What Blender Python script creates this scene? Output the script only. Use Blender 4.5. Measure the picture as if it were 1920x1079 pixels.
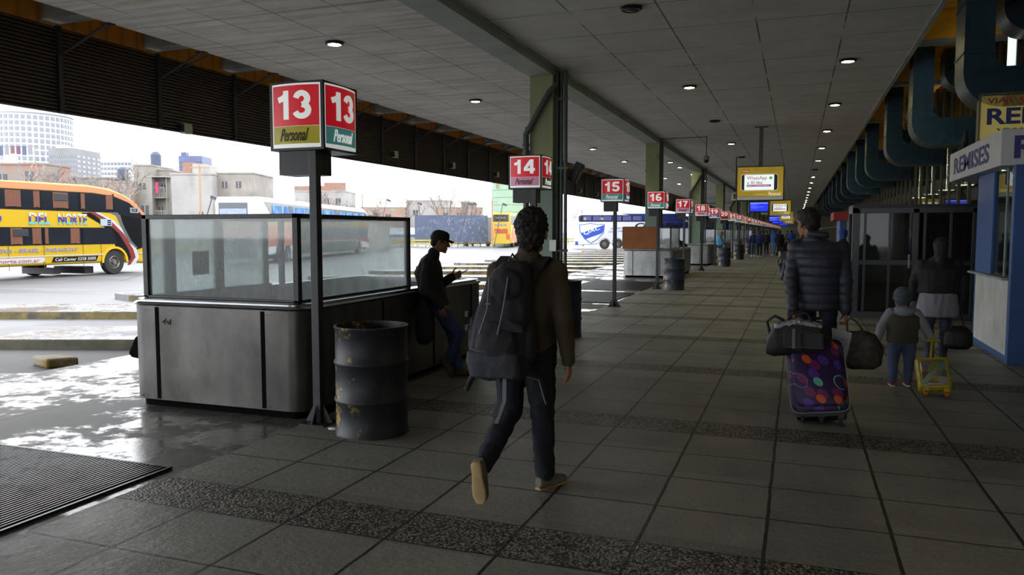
import bpy, bmesh, math, random
from mathutils import Vector, Matrix, noise
random.seed(7)
for o in list(bpy.data.objects): bpy.data.objects.remove(o)
SC = bpy.context.scene
C = SC.collection
V = Vector
PI = math.pi

# ------------------------------------------------------------------ camera, sky, exposure
cam_d = bpy.data.cameras.new('camera'); cam = bpy.data.objects.new('camera', cam_d); C.objects.link(cam)
SC.camera = cam
cam_d.sensor_width = 36; cam_d.lens = 1450/1920*36; cam_d.clip_end = 2000; cam_d.clip_start = .05
_p, _y = math.radians(4.1418), math.radians(20.169)
cam.location = (0, 0, 1.62); cam.rotation_euler = (PI/2-_p, 0, _y)

W = bpy.data.worlds.new('overcast_sky'); SC.world = W; W.use_nodes = True
_n = W.node_tree.nodes; _l = W.node_tree.links
_bg = _n['Background']; _bg.inputs[1].default_value = 1.55
_tc = _n.new('ShaderNodeTexCoord'); _nz = _n.new('ShaderNodeTexNoise'); _nz.inputs['Scale'].default_value = 1.6
_rp = _n.new('ShaderNodeValToRGB'); _rp.color_ramp.elements[0].color = (.86, .90, .97, 1); _rp.color_ramp.elements[1].color = (1, 1, 1, 1)
_l.new(_tc.outputs['Generated'], _nz.inputs[0]); _l.new(_nz.outputs[0], _rp.inputs[0]); _l.new(_rp.outputs[0], _bg.inputs[0])
SC.view_settings.view_transform = 'Standard'
try: SC.view_settings.look = 'None'
except Exception: pass
SC.view_settings.exposure = 1.85; SC.view_settings.gamma = 1; SC.view_settings.use_curve_mapping = False

# ------------------------------------------------------------------ materials
def lin(h):
    if isinstance(h, (tuple, list)): return (*h[:3], 1)
    h = h.lstrip('#'); r = []
    for i in (0, 2, 4):
        c = int(h[i:i+2], 16)/255; r.append(c/12.92 if c <= .04045 else ((c+.055)/1.055)**2.4)
    return (*r, 1)
_M = {}
class NT:
    def __init__(s, m): s.nt = m.node_tree; s.n = s.nt.nodes; s.l = s.nt.links
    def new(s, t, **k):
        x = s.n.new(t)
        for a, b in k.items(): setattr(x, a, b)
        return x
    def link(s, a, b): s.l.new(a, b)
    def setv(s, sock, v):
        if hasattr(v, 'links') or hasattr(v, 'is_linked'): s.l.new(v, sock)
        else: sock.default_value = v
    def m(s, op, a, b=None, c=None):
        x = s.new('ShaderNodeMath', operation=op); s.setv(x.inputs[0], a)
        if b is not None: s.setv(x.inputs[1], b)
        if c is not None: s.setv(x.inputs[2], c)
        return x.outputs[0]
    def mix(s, f, a, b):
        x = s.new('ShaderNodeMix', data_type='RGBA'); s.setv(x.inputs[0], f); s.setv(x.inputs[6], a); s.setv(x.inputs[7], b); return x.outputs[2]
    def noise(s, vec, scale, detail=4, rough=.6):
        x = s.new('ShaderNodeTexNoise'); x.inputs['Scale'].default_value = scale; x.inputs['Detail'].default_value = detail; x.inputs['Roughness'].default_value = rough
        s.link(vec, x.inputs['Vector']); return x.outputs[0]
    def step(s, v, a, b):
        x = s.new('ShaderNodeMapRange', clamp=True); s.setv(x.inputs[0], v); x.inputs[1].default_value = a; x.inputs[2].default_value = b; return x.outputs[0]
    def mapping(s, vec, sc):
        x = s.new('ShaderNodeVectorMath', operation='MULTIPLY'); s.link(vec, x.inputs[0]); x.inputs[1].default_value = sc; return x.outputs[0]
    def bump(s, h, st, dist=.01):
        x = s.new('ShaderNodeBump'); x.inputs['Strength'].default_value = st; x.inputs['Distance'].default_value = dist; s.link(h, x.inputs['Height']); return x.outputs[0]
def base(name):
    m = bpy.data.materials.new(name); m.use_nodes = True; t = NT(m); b = t.n['Principled BSDF']
    co = t.new('ShaderNodeTexCoord').outputs['Object']
    return m, t, b, co
def mat(name, col, rough=.6, metal=0, var=0, vs=6, dirt=None, ds=2, dt=(.5, .7), bump=0, bs=30, emit=0, spec=.5, alpha=1, stretch=(1, 1, 1), rvar=0):
    if name in _M: return _M[name]
    m, t, b, co = base(name)
    c = lin(col); vec = t.mapping(co, stretch)
    b.inputs['Roughness'].default_value = rough; b.inputs['Metallic'].default_value = metal
    b.inputs['Specular IOR Level'].default_value = spec
    out = None
    if var:
        n = t.noise(vec, vs)
        hi = tuple(min(1, x*(1+var)) for x in c[:3])+(1,); lo = tuple(x*(1-var) for x in c[:3])+(1,)
        out = t.mix(t.step(n, .3, .7), lo, hi)
    if dirt:
        n = t.noise(vec, ds, 6); out = t.mix(t.step(n, *dt), out if out is not None else c, lin(dirt))
    if out is not None: t.link(out, b.inputs['Base Color'])
    else: b.inputs['Base Color'].default_value = c
    if rvar:
        n = t.noise(vec, vs*1.7); r = t.m('MULTIPLY_ADD', n, rvar*2, rough-rvar); t.link(r, b.inputs['Roughness'])
    if bump: t.link(t.bump(t.noise(vec, bs), bump), b.inputs['Normal'])
    if emit:
        if out is not None: t.link(out, b.inputs['Emission Color'])
        else: b.inputs['Emission Color'].default_value = c
        b.inputs['Emission Strength'].default_value = emit
    _M[name] = m; return m
def glass(name, tint=(.8, .85, .85), trans=.8, film=(.5, .52, .52), gloss=.08, rough=.03, dirt_scale=7, fres=.8, tlm=.75):
    m, t, b, co = base(name); t.n.remove(b); out = t.n['Material Output']
    tr = t.new('ShaderNodeBsdfTransparent'); tr.inputs[0].default_value = (*tint, 1)
    df_ = t.new('ShaderNodeBsdfDiffuse'); df_.inputs[0].default_value = (*film, 1); tl_ = t.new('ShaderNodeBsdfTranslucent'); tl_.inputs[0].default_value = (*film, 1)
    df = t.new('ShaderNodeMixShader'); df.inputs[0].default_value = tlm; t.link(df_.outputs[0], df.inputs[1]); t.link(tl_.outputs[0], df.inputs[2])
    gl = t.new('ShaderNodeBsdfGlossy'); gl.inputs['Roughness'].default_value = rough
    n = t.noise(t.mapping(co, (1, 1, .45)), dirt_scale, 6, .7)
    f = t.m('ADD', t.m('MULTIPLY', t.step(n, .3, .8), (1-trans)*.8), (1-trans)*.6)
    a = t.new('ShaderNodeMixShader'); t.link(f, a.inputs[0]); t.link(tr.outputs[0], a.inputs[1]); t.link(df.outputs[0], a.inputs[2])
    fr = t.new('ShaderNodeLayerWeight'); fr.inputs[0].default_value = .25
    g = t.m('MINIMUM', t.m('ADD', t.m('MULTIPLY', fr.outputs['Fresnel'], fres), gloss), .9)
    c = t.new('ShaderNodeMixShader'); t.link(g, c.inputs[0]); t.link(a.outputs[0], c.inputs[1]); t.link(gl.outputs[0], c.inputs[2])
    t.link(c.outputs[0], out.inputs[0]); _M[name] = m; return m

def floor_mat():
    m, t, b, co = base('floor_tiles'); sx = t.new('ShaderNodeSeparateXYZ'); t.link(co, sx.inputs[0])
    x, y = sx.outputs[0], sx.outputs[1]
    wob = t.m('MULTIPLY', t.m('SUBTRACT', t.noise(co, 3.1), .5), .02)
    fx = t.m('FRACT', t.m('DIVIDE', t.m('ADD', t.m('ADD', x, wob), 12.715), .63))
    ty = t.m('MULTIPLY', t.m('FRACT', t.m('DIVIDE', t.m('ADD', t.m('ADD', y, wob), 86.17-2.73*3), 2.73)), 2.73)   # (y-3.92) mod 2.73
    band = t.m('GREATER_THAN', ty, 2.31)
    fy = t.m('FRACT', t.m('DIVIDE', ty, .5775))
    jx = t.m('LESS_THAN', t.m('MINIMUM', fx, t.m('SUBTRACT', 1.0, fx)), .016)
    jy = t.m('LESS_THAN', t.m('MINIMUM', fy, t.m('SUBTRACT', 1.0, fy)), .014)
    by = t.m('LESS_THAN', t.m('ABSOLUTE', t.m('SUBTRACT', ty, 2.31)), .008)
    j = t.m('MAXIMUM', t.m('MAXIMUM', jx, t.m('MULTIPLY', jy, t.m('SUBTRACT', 1.0, band))), by)
    # tone per tile
    cell = t.new('ShaderNodeCombineXYZ')
    t.link(t.m('FLOOR', t.m('DIVIDE', t.m('ADD', x, 12.715), .63)), cell.inputs[0]); t.link(t.m('FLOOR', t.m('DIVIDE', y, .5775)), cell.inputs[1])
    wn = t.new('ShaderNodeTexWhiteNoise', noise_dimensions='2D'); t.link(cell.outputs[0], wn.inputs['Vector'])
    tone = t.m('ADD', t.m('MULTIPLY', wn.outputs[0], .10), t.m('MULTIPLY', t.noise(co, 1.1), .35))
    fine = t.m('ADD', t.m('MULTIPLY', t.noise(co, 120, 3, .7), .5), t.m('MULTIPLY', t.noise(co, 38, 5, .8), .5))
    tile = t.mix(t.step(t.m('ADD', tone, t.m('MULTIPLY', fine, .9)), .42, .92), lin('#4e4e49'), lin('#a3a297'))
    vo = t.new('ShaderNodeTexVoronoi'); vo.inputs['Scale'].default_value = 62; t.link(co, vo.inputs['Vector'])
    pcs = t.new('ShaderNodeSeparateColor'); t.link(vo.outputs['Color'], pcs.inputs[0]); peb = t.mix(pcs.outputs[0], lin('#4c463c'), lin('#a39b8a')); peb = t.mix(t.step(vo.outputs['Distance'], .35, .7), peb, lin('#1c1b18'))
    c = t.mix(band, tile, peb); c = t.mix(t.m('MULTIPLY', j, .95), c, lin('#0e0e0c'))
    st = t.step(t.noise(co, 2.2, 8, .75), .62, .72); c = t.mix(t.m('MULTIPLY', st, .35), c, lin('#2e2d2a'))
    t.link(c, b.inputs['Base Color'])
    r = t.m('MULTIPLY_ADD', t.noise(co, 1.7, 6, .7), .5, .22); r = t.m('ADD', r, t.m('MULTIPLY', fine, .15)); t.link(r, b.inputs['Roughness'])
    b.inputs['Specular IOR Level'].default_value = .45
    h = t.m('SUBTRACT', t.m('ADD', t.m('MULTIPLY', fine, .16), t.m('MULTIPLY', t.noise(co, 16, 5), .9)), t.m('MULTIPLY', j, 1.2))
    h = t.m('ADD', h, t.m('MULTIPLY', t.m('MULTIPLY', band, vo.outputs['Distance']), -.8))
    t.link(t.bump(h, .8, .01), b.inputs['Normal']); return m
def concrete_joint(name, ca, cb, px, py, ox, oy, wet=False, jw=.006, rough=.85, streak=None, jd=.8):
    m, t, b, co = base(name); sx = t.new('ShaderNodeSeparateXYZ'); t.link(co, sx.inputs[0])
    fx = t.m('FRACT', t.m('DIVIDE', t.m('ADD', sx.outputs[0], ox), px)); fy = t.m('FRACT', t.m('DIVIDE', t.m('ADD', sx.outputs[1], oy), py))
    jx = t.m('LESS_THAN', fx, jw/px*2); jy = t.m('LESS_THAN', fy, jw/py*2)
    brk = t.step(t.noise(co, .9, 3), .35, .5); j = t.m('MULTIPLY', t.m('MAXIMUM', jx, jy), brk)
    n = t.noise(co, 1.3, 8, .65); c = t.mix(t.step(n, .3, .7), lin(ca), lin(cb))
    if streak:
        s = t.noise(t.mapping(co, (.5, 5.5, 1)), 1.0, 6, .7); c = t.mix(t.m('MULTIPLY', t.step(s, .45, .7), .75), c, lin(streak)); s2 = t.noise(t.mapping(co, (.35, 3.2, 1)), 1.7, 5, .6); c = t.mix(t.m('MULTIPLY', t.step(s2, .6, .7), .35), c, lin('#fffdf5'))
    c = t.mix(t.m('MULTIPLY', j, jd), c, lin('#1b1a18'))
    sp = t.step(t.noise(co, 9, 5, .8), .68, .74); c = t.mix(t.m('MULTIPLY', sp, .4), c, lin('#3a3833'))
    t.link(c, b.inputs['Base Color'])
    if wet:
        w = t.m('ADD', t.noise(t.mapping(co, (1, 1, 1)), .7, 8, .7), t.m('MULTIPLY', t.noise(co, 7, 3, .6), .25)); r = t.m('MULTIPLY_ADD', t.step(w, .6, .66), .42, .16); t.link(r, b.inputs['Roughness'])
        h = t.m('ADD', t.m('MULTIPLY', t.noise(co, 24, 5), .5), t.m('MULTIPLY', t.noise(co, 5, 4), .35)); t.link(t.bump(h, .3, .008), b.inputs['Normal'])
    else:
        b.inputs['Roughness'].default_value = rough
        t.link(t.bump(t.noise(co, 25, 6), .25, .01), b.inputs['Normal'])
    b.inputs['Specular IOR Level'].default_value = .32 if wet else .5
    return m
def ribbed(name, col, scale, axis, depth=.5, rough=.7, dark='#000000', dm=.4, metal=0):
    m, t, b, co = base(name); sx = t.new('ShaderNodeSeparateXYZ'); t.link(co, sx.inputs[0])
    w = t.m('FRACT', t.m('MULTIPLY', sx.outputs[axis], scale)); h = t.m('ABSOLUTE', t.m('SUBTRACT', w, .5))
    c = t.mix(t.m('MULTIPLY', t.step(h, .3, .5), dm), lin(col), lin(dark)); c = t.mix(t.m('MULTIPLY', t.noise(co, 2.2), .35), c, lin(dark))
    t.link(c, b.inputs['Base Color']); b.inputs['Roughness'].default_value = rough; b.inputs['Metallic'].default_value = metal
    t.link(t.bump(h, depth, .03), b.inputs['Normal']); return m
def bands_mat(name, stops, axis=2):
    """flat colour bands along one object axis: stops = [(value, colour), ...]"""
    m, t, b, co = base(name); sx = t.new('ShaderNodeSeparateXYZ'); t.link(co, sx.inputs[0]); c = lin(stops[0][1])
    for v, col in stops[1:]: c = t.mix(t.m('GREATER_THAN', sx.outputs[axis], v), c, lin(col))
    t.link(c, b.inputs['Base Color']); b.inputs['Roughness'].default_value = .35; return m
def brick_mat(name, a, b_, mortar, scale=6):
    m, t, b, co = base(name); br = t.new('ShaderNodeTexBrick'); br.inputs['Scale'].default_value = scale
    sx = t.new('ShaderNodeSeparateXYZ'); t.link(co, sx.inputs[0]); cb = t.new('ShaderNodeCombineXYZ')
    t.link(t.m('ADD', sx.outputs[0], sx.outputs[1]), cb.inputs[0]); t.link(sx.outputs[2], cb.inputs[1]); t.link(cb.outputs[0], br.inputs['Vector'])
    br.inputs['Color1'].default_value = lin(a); br.inputs['Color2'].default_value = lin(b_); br.inputs['Mortar'].default_value = lin(mortar)
    st = t.step(t.noise(co, .45, 6), .45, .62); t.link(t.mix(st, br.outputs[0], lin(mortar)), b.inputs['Base Color']); b.inputs['Roughness'].default_value = .9; return m

# ------------------------------------------------------------------ geometry
class MB:
    def __init__(s): s.b = bmesh.new()
    def _hull(s, pts, faces):
        vs = [s.b.verts.new(p) for p in pts]
        for f in faces:
            try: s.b.faces.new([vs[i] for i in f])
            except ValueError: pass
        return s
    def box(s, x0, x1, y0, y1, z0, z1):
        p = [(x, y, z) for z in (z0, z1) for x, y in ((x0, y0), (x1, y0), (x1, y1), (x0, y1))]
        return s._hull(p, [(3, 2, 1, 0), (4, 5, 6, 7), (0, 1, 5, 4), (1, 2, 6, 5), (2, 3, 7, 6), (3, 0, 4, 7)])
    def boxm(s, sx, sy, sz, M):
        p = [M @ V((x*sx/2, y*sy/2, z*sz/2)) for z in (-1, 1) for x, y in ((-1, -1), (1, -1), (1, 1), (-1, 1))]
        return s._hull(p, [(3, 2, 1, 0), (4, 5, 6, 7), (0, 1, 5, 4), (1, 2, 6, 5), (2, 3, 7, 6), (3, 0, 4, 7)])
    def prism(s, pts, ext):
        e = V(ext); n = len(pts); a = [s.b.verts.new(p) for p in pts]; c = [s.b.verts.new(V(p)+e) for p in pts]
        s.b.faces.new(a[::-1]); s.b.faces.new(c)
        for i in range(n): s.b.faces.new((a[i], a[(i+1) % n], c[(i+1) % n], c[i]))
        return s
    def rings(s, rs, caps=True, closed=False):
        vs = [[s.b.verts.new(p) for p in r] for r in rs]; n = len(vs[0])
        m = len(vs)
        for i in range(m if closed else m-1):
            a, b = vs[i], vs[(i+1) % m]
            for j in range(n): s.b.faces.new((a[j], a[(j+1) % n], b[(j+1) % n], b[j]))
        if caps and not closed: s.b.faces.new(vs[0][::-1]); s.b.faces.new(vs[-1])
        return s
    def tube(s, pts, r, n=10, caps=True):
        pts = [V(p) for p in pts]; rr = r if isinstance(r, (list, tuple)) else [r]*len(pts); rs = []; up = None
        for i, p in enumerate(pts):
            d = (pts[min(i+1, len(pts)-1)]-pts[max(i-1, 0)]).normalized()
            if up is None: up = V((0, 0, 1)) if abs(d.z) < .9 else V((1, 0, 0))
            u = d.cross(up); u = u.normalized() if u.length > 1e-6 else V((1, 0, 0)); v = u.cross(d).normalized(); up = v
            rs.append([p+(u*math.cos(a)+v*math.sin(a))*rr[i] for a in (2*PI*k/n for k in range(n))])
        return s.rings(rs, caps)
    def cyl(s, a, b, r, r2=None, n=16): return s.tube([a, b], [r, r if r2 is None else r2], n)
    def lathe(s, prof, c=(0, 0, 0), n=32, caps=True, axis='z'):
        c = V(c); rs = []
        for r, z in prof:
            ring = []
            for k in range(n):
                a = 2*PI*k/n; x, y = r*math.cos(a), r*math.sin(a)
                ring.append(c+(V((x, y, z)) if axis == 'z' else V((z, x, y)) if axis == 'x' else V((y, z, x))))
            rs.append(ring)
        return s.rings(rs, caps)
    def ell(s, c, r, M=None, n=14):
        c = V(c); rs = []; M = M or Matrix.Identity(3)
        for i in range(1, n//2+3):
            t = PI*i/(n//2+3); rs.append([c+M @ V((r[0]*math.sin(t)*math.cos(2*PI*k/n), r[1]*math.sin(t)*math.sin(2*PI*k/n), -r[2]*math.cos(t))) for k in range(n)])
        return s.rings(rs)
    def cap(s, a, ra, b, rb, n=12):
        a, b = V(a), V(b); d = b-a; L = d.length
        if L < 1e-5: return s.ell(a, (ra, ra, ra))
        d /= L; pts = []; rr = []
        for t in (-80, -50, -20): pts.append(a+d*ra*math.sin(math.radians(t))); rr.append(ra*math.cos(math.radians(t)))
        for t in (20, 50, 80): pts.append(b+d*rb*math.sin(math.radians(t))); rr.append(rb*math.cos(math.radians(t)))
        u = d.cross(V((0, 0, 1)) if abs(d.z) < .9 else V((1, 0, 0))).normalized(); v = u.cross(d)
        return s.rings([[p+(u*math.cos(2*PI*k/n)+v*math.sin(2*PI*k/n))*r for k in range(n)] for p, r in zip(pts, rr)])
    def loft(s, secs, n=20, p=2.0):
        """secs: (centre, radius across, radius along, right vector, forward vector); p>2 squarer"""
        rs = []
        for c, rx, ry, u, v in secs:
            c, u, v = V(c), V(u), V(v); ring = []
            for k in range(n):
                a = 2*PI*k/n; ca, sa = math.cos(a), math.sin(a); e = 2/p
                ring.append(c+u*rx*math.copysign(abs(ca)**e, ca)+v*ry*math.copysign(abs(sa)**e, sa))
            rs.append(ring)
        return s.rings(rs)
    def mesh(s, name='m'):
        bmesh.ops.recalc_face_normals(s.b, faces=s.b.faces)
        me = bpy.data.meshes.new(name); s.b.to_mesh(me); s.b.free(); return me
    def build(s, name, m, parent=None, smooth=None, bevel=0, seg=2):
        me = s.mesh(name); return put(name, me, m, parent, smooth, bevel, seg)
def put(name, me, m, parent=None, smooth=None, bevel=0, seg=2):
    o = bpy.data.objects.new(name, me); C.objects.link(o)
    if m is not None: me.materials.append(m)
    if parent is not None: o.parent = parent
    if smooth is not None: me.shade_smooth(); me.set_sharp_from_angle(angle=math.radians(smooth))
    if bevel:
        b = o.modifiers.new('bevel', 'BEVEL'); b.width = bevel; b.segments = seg; b.limit_method = 'ANGLE'
    return o
def tag(o, label=None, cat=None, group=None, kind=None):
    if label: o['label'] = label
    if cat: o['category'] = cat
    if group: o['group'] = group
    if kind: o['kind'] = kind
    return o
def thing(name, label, cat, loc=(0, 0, 0), rotz=0, group=None):
    o = bpy.data.objects.new(name, None); C.objects.link(o); o.empty_display_size = .2
    o.location = loc; o.rotation_euler = (0, 0, rotz); return tag(o, label, cat, group)
def walk(o):
    for c in o.children: yield c; yield from walk(c)
def settle(root, loc):
    """shapes were written in world coordinates: move the empty to the thing's base and keep the shapes in place"""
    loc = V(loc); done = set()
    for c in walk(root):
        if c.type == 'MESH' and c.data not in done: c.data.transform(Matrix.Translation(-loc)); done.add(c.data)
    root.location = loc; return root
def struct(o, label=None): o['kind'] = 'structure'; return tag(o, label)
def dup(root, loc, rotz=None, label=None, group=None):
    r = root.copy(); C.objects.link(r); r.location = loc
    if rotz is not None: r.rotation_euler = (0, 0, rotz)
    if label: r['label'] = label
    if group: r['group'] = group
    for ch in list(root.children):
        c = ch.copy(); C.objects.link(c); c.parent = r
        for g in list(ch.children):
            d = g.copy(); C.objects.link(d); d.parent = c
    return r
ORD = ['nearest', 'second', 'third', 'fourth', 'fifth', 'sixth', 'seventh', 'eighth', 'ninth', 'tenth', 'eleventh', 'twelfth', 'thirteenth', 'fourteenth', 'fifteenth', 'sixteenth', 'seventeenth', 'eighteenth', 'nineteenth', 'twentieth', 'twenty-first', 'twenty-second', 'twenty-third', 'twenty-fourth', 'twenty-fifth', 'twenty-sixth', 'twenty-seventh', 'twenty-eighth', 'twenty-ninth', 'thirtieth', 'thirty-first', 'thirty-second', 'thirty-third', 'thirty-fourth', 'thirty-fifth', 'thirty-sixth']
def text(s, name, m, parent, o, u, v, w=None, h=None, bold=0, shear=0, th=.004, warp=None, res=3):
    """lettering: o lower left corner, u reading direction, v up; scaled into w x h"""
    cu = bpy.data.curves.new('t', 'FONT'); cu.body = s; cu.offset = bold; cu.shear = shear; cu.resolution_u = res; cu.extrude = .5
    to = bpy.data.objects.new('t', cu); C.objects.link(to); dg = bpy.context.evaluated_depsgraph_get()
    me = bpy.data.meshes.new_from_object(to.evaluated_get(dg)); bpy.data.objects.remove(to); bpy.data.curves.remove(cu)
    xs = [p.co.x for p in me.vertices]; ys = [p.co.y for p in me.vertices]; x0, x1, y0, y1 = min(xs), max(xs), min(ys), max(ys)
    if w is None: w = h*(x1-x0)/(y1-y0)
    if h is None: h = w*(y1-y0)/(x1-x0)
    o, u, v = V(o), V(u).normalized(), V(v).normalized(); n = u.cross(v)
    for p in me.vertices:
        a, b = (p.co.x-x0)/(x1-x0)*w, (p.co.y-y0)/(y1-y0)*h; d = th*(p.co.z+.5)
        if warp: d += warp(a, b)
        p.co = o+u*a+v*b+n*d
    me.materials.clear(); return put(name, me, m, parent)
def remesh(mb, name, vox, sm=4, disp=None):
    me = mb.mesh(name); o = bpy.data.objects.new('r', me); C.objects.link(o)
    r = o.modifiers.new('r', 'REMESH'); r.mode = 'VOXEL'; r.voxel_size = vox; r.use_smooth_shade = True
    if sm: k = o.modifiers.new('s', 'SMOOTH'); k.factor = .5; k.iterations = sm
    dg = bpy.context.evaluated_depsgraph_get(); out = bpy.data.meshes.new_from_object(o.evaluated_get(dg))
    bpy.data.objects.remove(o); bpy.data.meshes.remove(me); out.name = name; out.materials.clear()
    if disp:
        nn = [v.normal.copy() for v in out.vertices]
        for v, n in zip(out.vertices, nn): v.co += n*disp(v.co, n)
    out.shade_smooth(); return out
X3, Y3, Z3 = V((1, 0, 0)), V((0, 1, 0)), V((0, 0, 1))

# bold digits drawn as broad strokes
def arc(cx, cy, rx, ry, a0, a1, n=14): return [(cx+rx*math.cos(math.radians(a0+(a1-a0)*i/n)), cy+ry*math.sin(math.radians(a0+(a1-a0)*i/n))) for i in range(n+1)]
DIG = {'0': (.66, [arc(.33, .5, .22, .39, 90, 450, 28)]), '1': (.5, [[(.33, 0), (.33, 1)], [(.33, .83), (.2, .74), (.02, .68)]]),
 '2': (.66, [arc(.33, .67, .22, .22, 175, -30, 14)+[(.12, .12)], [(.03, .1), (.64, .1)]]),
 '3': (.66, [arc(.31, .69, .2, .2, 170, -85, 14), arc(.31, .3, .23, .2, 85, -165, 14)]),
 '4': (.7, [[(.5, 0), (.5, 1)], [(.46, .93), (.1, .34)], [(.03, .29), (.69, .29)]]),
 '5': (.66, [[(.6, .9), (.17, .9)], [(.17, .95), (.12, .5)], [(.12, .5)]+arc(.31, .33, .23, .24, 130, -160, 14)]),
 '6': (.66, [arc(.33, .3, .22, .21, 0, 360, 24), arc(.37, .48, .26, .42, 60, 185, 12)]),
 '7': (.64, [[(.03, .9), (.62, .9)], [(.56, .86), (.36, .5), (.27, 0)]]),
 '8': (.66, [arc(.33, .72, .19, .185, 0, 360, 24), arc(.33, .29, .23, .2, 0, 360, 24)]),
 '9': (.66, [arc(.33, .7, .22, .21, 0, 360, 24), arc(.29, .52, .26, .42, -120, 5, 12)])}
def digits(s, name, m, parent, o, u, v, w, h, th=.005, warp=None, sw=.2):
    o, u, v = V(o), V(u), V(v); n = u.cross(v); tot = sum(DIG[c][0] for c in s)+.1*(len(s)-1); x0 = 0; b = MB(); sx = w/tot
    for c in s:
        for q, line in enumerate(DIG[c][1]):
            closed = len(line) > 10 and (V(line[0])-V(line[-1])).length < 1e-4
            rs = []; k = len(line)
            for i, p in enumerate(line):
                a = V(line[i-1 if i else (k-2 if closed else 0)]); e = V(line[i+1 if i < k-1 else (1 if closed else k-1)]); d = (e-a).normalized(); nn = V((-d.y, d.x))*sw/2
                P = V(p); ring = []
                for r_, dz in ((P-nn, 0), (P+nn, 0), (P+nn, 1), (P-nn, 1)):
                    X, Y = (x0+r_.x)*sx, min(1, max(0, r_.y))*h; ring.append(o+u*X+v*Y+n*((th+.0004*q)*dz+(warp(X, Y) if warp else 0)))
                rs.append(ring)
            b.rings(rs)
        x0 += DIG[c][0]+.1
    return b.build(name, m, parent)
# ------------------------------------------------------------------ common materials
m_black = mat('black_paint', '#26262a', .45, var=.25, vs=9, rvar=.1)
m_pole = mat('pole_paint', '#2b2c31', .4, var=.3, vs=5, dirt='#4a4642', dt=(.6, .75))
m_dark = mat('dark_plastic', '#1b1b1e', .5)
m_rubber = mat('rubber', '#232323', .85)
m_seamk = mat('seam_black', '#060606', .95, spec=.1)
m_steel = mat('brushed_steel', '#5b5a57', .36, .62, var=.4, vs=2.2, dirt='#3c3a36', ds=1.8, dt=(.52, .8), bump=.25, bs=5, rvar=.14, stretch=(1, 1, .6))
m_steel2 = mat('dull_steel', '#8d8f8f', .45, .9, var=.2, vs=3, bump=.12, bs=7, rvar=.1)
m_rail = mat('steel_rail', '#b9bbbd', .22, 1, var=.1, vs=4)
m_white = mat('white_paint', '#e9eae8', .45)
m_red = mat('sign_red', '#c41526', .35, var=.08, vs=3, emit=.12)
m_num = mat('sign_white', '#eef3ee', .4, emit=.12)
m_ink = mat('black_ink', '#1a1a1c', .5)
m_green_col = mat('column_green_upper', '#999d76', .7, var=.08, vs=2, dirt='#565a45', dt=(.6, .8))
m_green_low = mat('column_green_lower', '#748878', .6, var=.06, vs=2, dirt='#47544b', dt=(.6, .8))
m_pipe = mat('pipe_grey', '#4c544d', .5, var=.15, vs=4)
m_beam = mat('beam_concrete', '#a6ab9f', .8, var=.15, vs=1.4, bump=.3, bs=18)
m_orange = ribbed('roof_orange', '#efa53a', 3.0, 1, .3, .6, '#5a3a08', .35)
m_orange_flat = mat('beam_orange', '#f2b12c', .6, var=.15, vs=3, dirt='#c08524', dt=(.6, .8))
m_rib = mat('rib_concrete', '#8f8e86', .8, var=.15, vs=3)

# ------------------------------------------------------------------ ground
YB, YF = -60, 262
fl = MB().box(-3.87, 3.6, YB, YF, -.35, 0).build('floor', floor_mat()); struct(fl)
m_apron = concrete_joint('apron_concrete', '#4a4945', '#605f5a', 2.12, 40, 6.4+2.12*3, 13, wet=True, jw=.008)
EDGE = -8.2
MB().box(EDGE, -3.87, YB, YF, -.35, -.001).build('platform_apron', m_apron)['kind'] = 'structure'
def road_mat():
    m, t, b, co = base('road_asphalt')
    n = t.noise(t.mapping(co, (.25, 1, 1)), .5, 8, .7); c = t.mix(t.step(n, .35, .65), lin('#4d4e52'), lin('#5f6063'))
    sx = t.new('ShaderNodeSeparateXYZ'); t.link(co, sx.inputs[0])
    ck = t.new('ShaderNodeTexVoronoi', feature='DISTANCE_TO_EDGE'); ck.inputs['Scale'].default_value = .16; t.link(co, ck.inputs['Vector'])
    c = t.mix(t.m('LESS_THAN', ck.outputs['Distance'], .006), c, lin('#38383a'))
    t.link(c, b.inputs['Base Color']); b.inputs['Roughness'].default_value = .6
    t.link(t.m('MULTIPLY_ADD', t.step(n, .3, .7), .3, .42), b.inputs['Roughness'])
    t.link(t.bump(t.noise(co, 30, 4), .3, .006), b.inputs['Normal']); return m
m_road = road_mat()
MB().box(-420, EDGE, -150, 900, -.6, -.15).build('road', m_road)['kind'] = 'structure'
MB().box(EDGE, 500, YF, 900, -.6, -.15).build('road', m_road)['kind'] = 'structure'
m_isl = concrete_joint('island_concrete', '#5e5e61', '#707072', 3.3, 2.9, 1, 1, wet=True, jw=.02)
m_kerb = mat('kerb_yellow_worn', '#7a6c3c', .8, var=.3, vs=5, dirt='#4a4842', ds=3, dt=(.42, .6))
m_kerb_dark = mat('kerb_dirty', '#5f5c4e', .85, var=.3, vs=5, dirt='#8a7430', ds=2.2, dt=(.55, .7))
def iy(d, x): return (d+.345*x)/.939
isl = [(6.0, 8.78, -20.0)]+[(11.55+4.03*k, 11.55+4.03*k+(1.68 if k < 2 else 1.35), -21.0+1.0*min(k, 2) if k < 2 else -16.8) for k in range(0, 40)]
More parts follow.
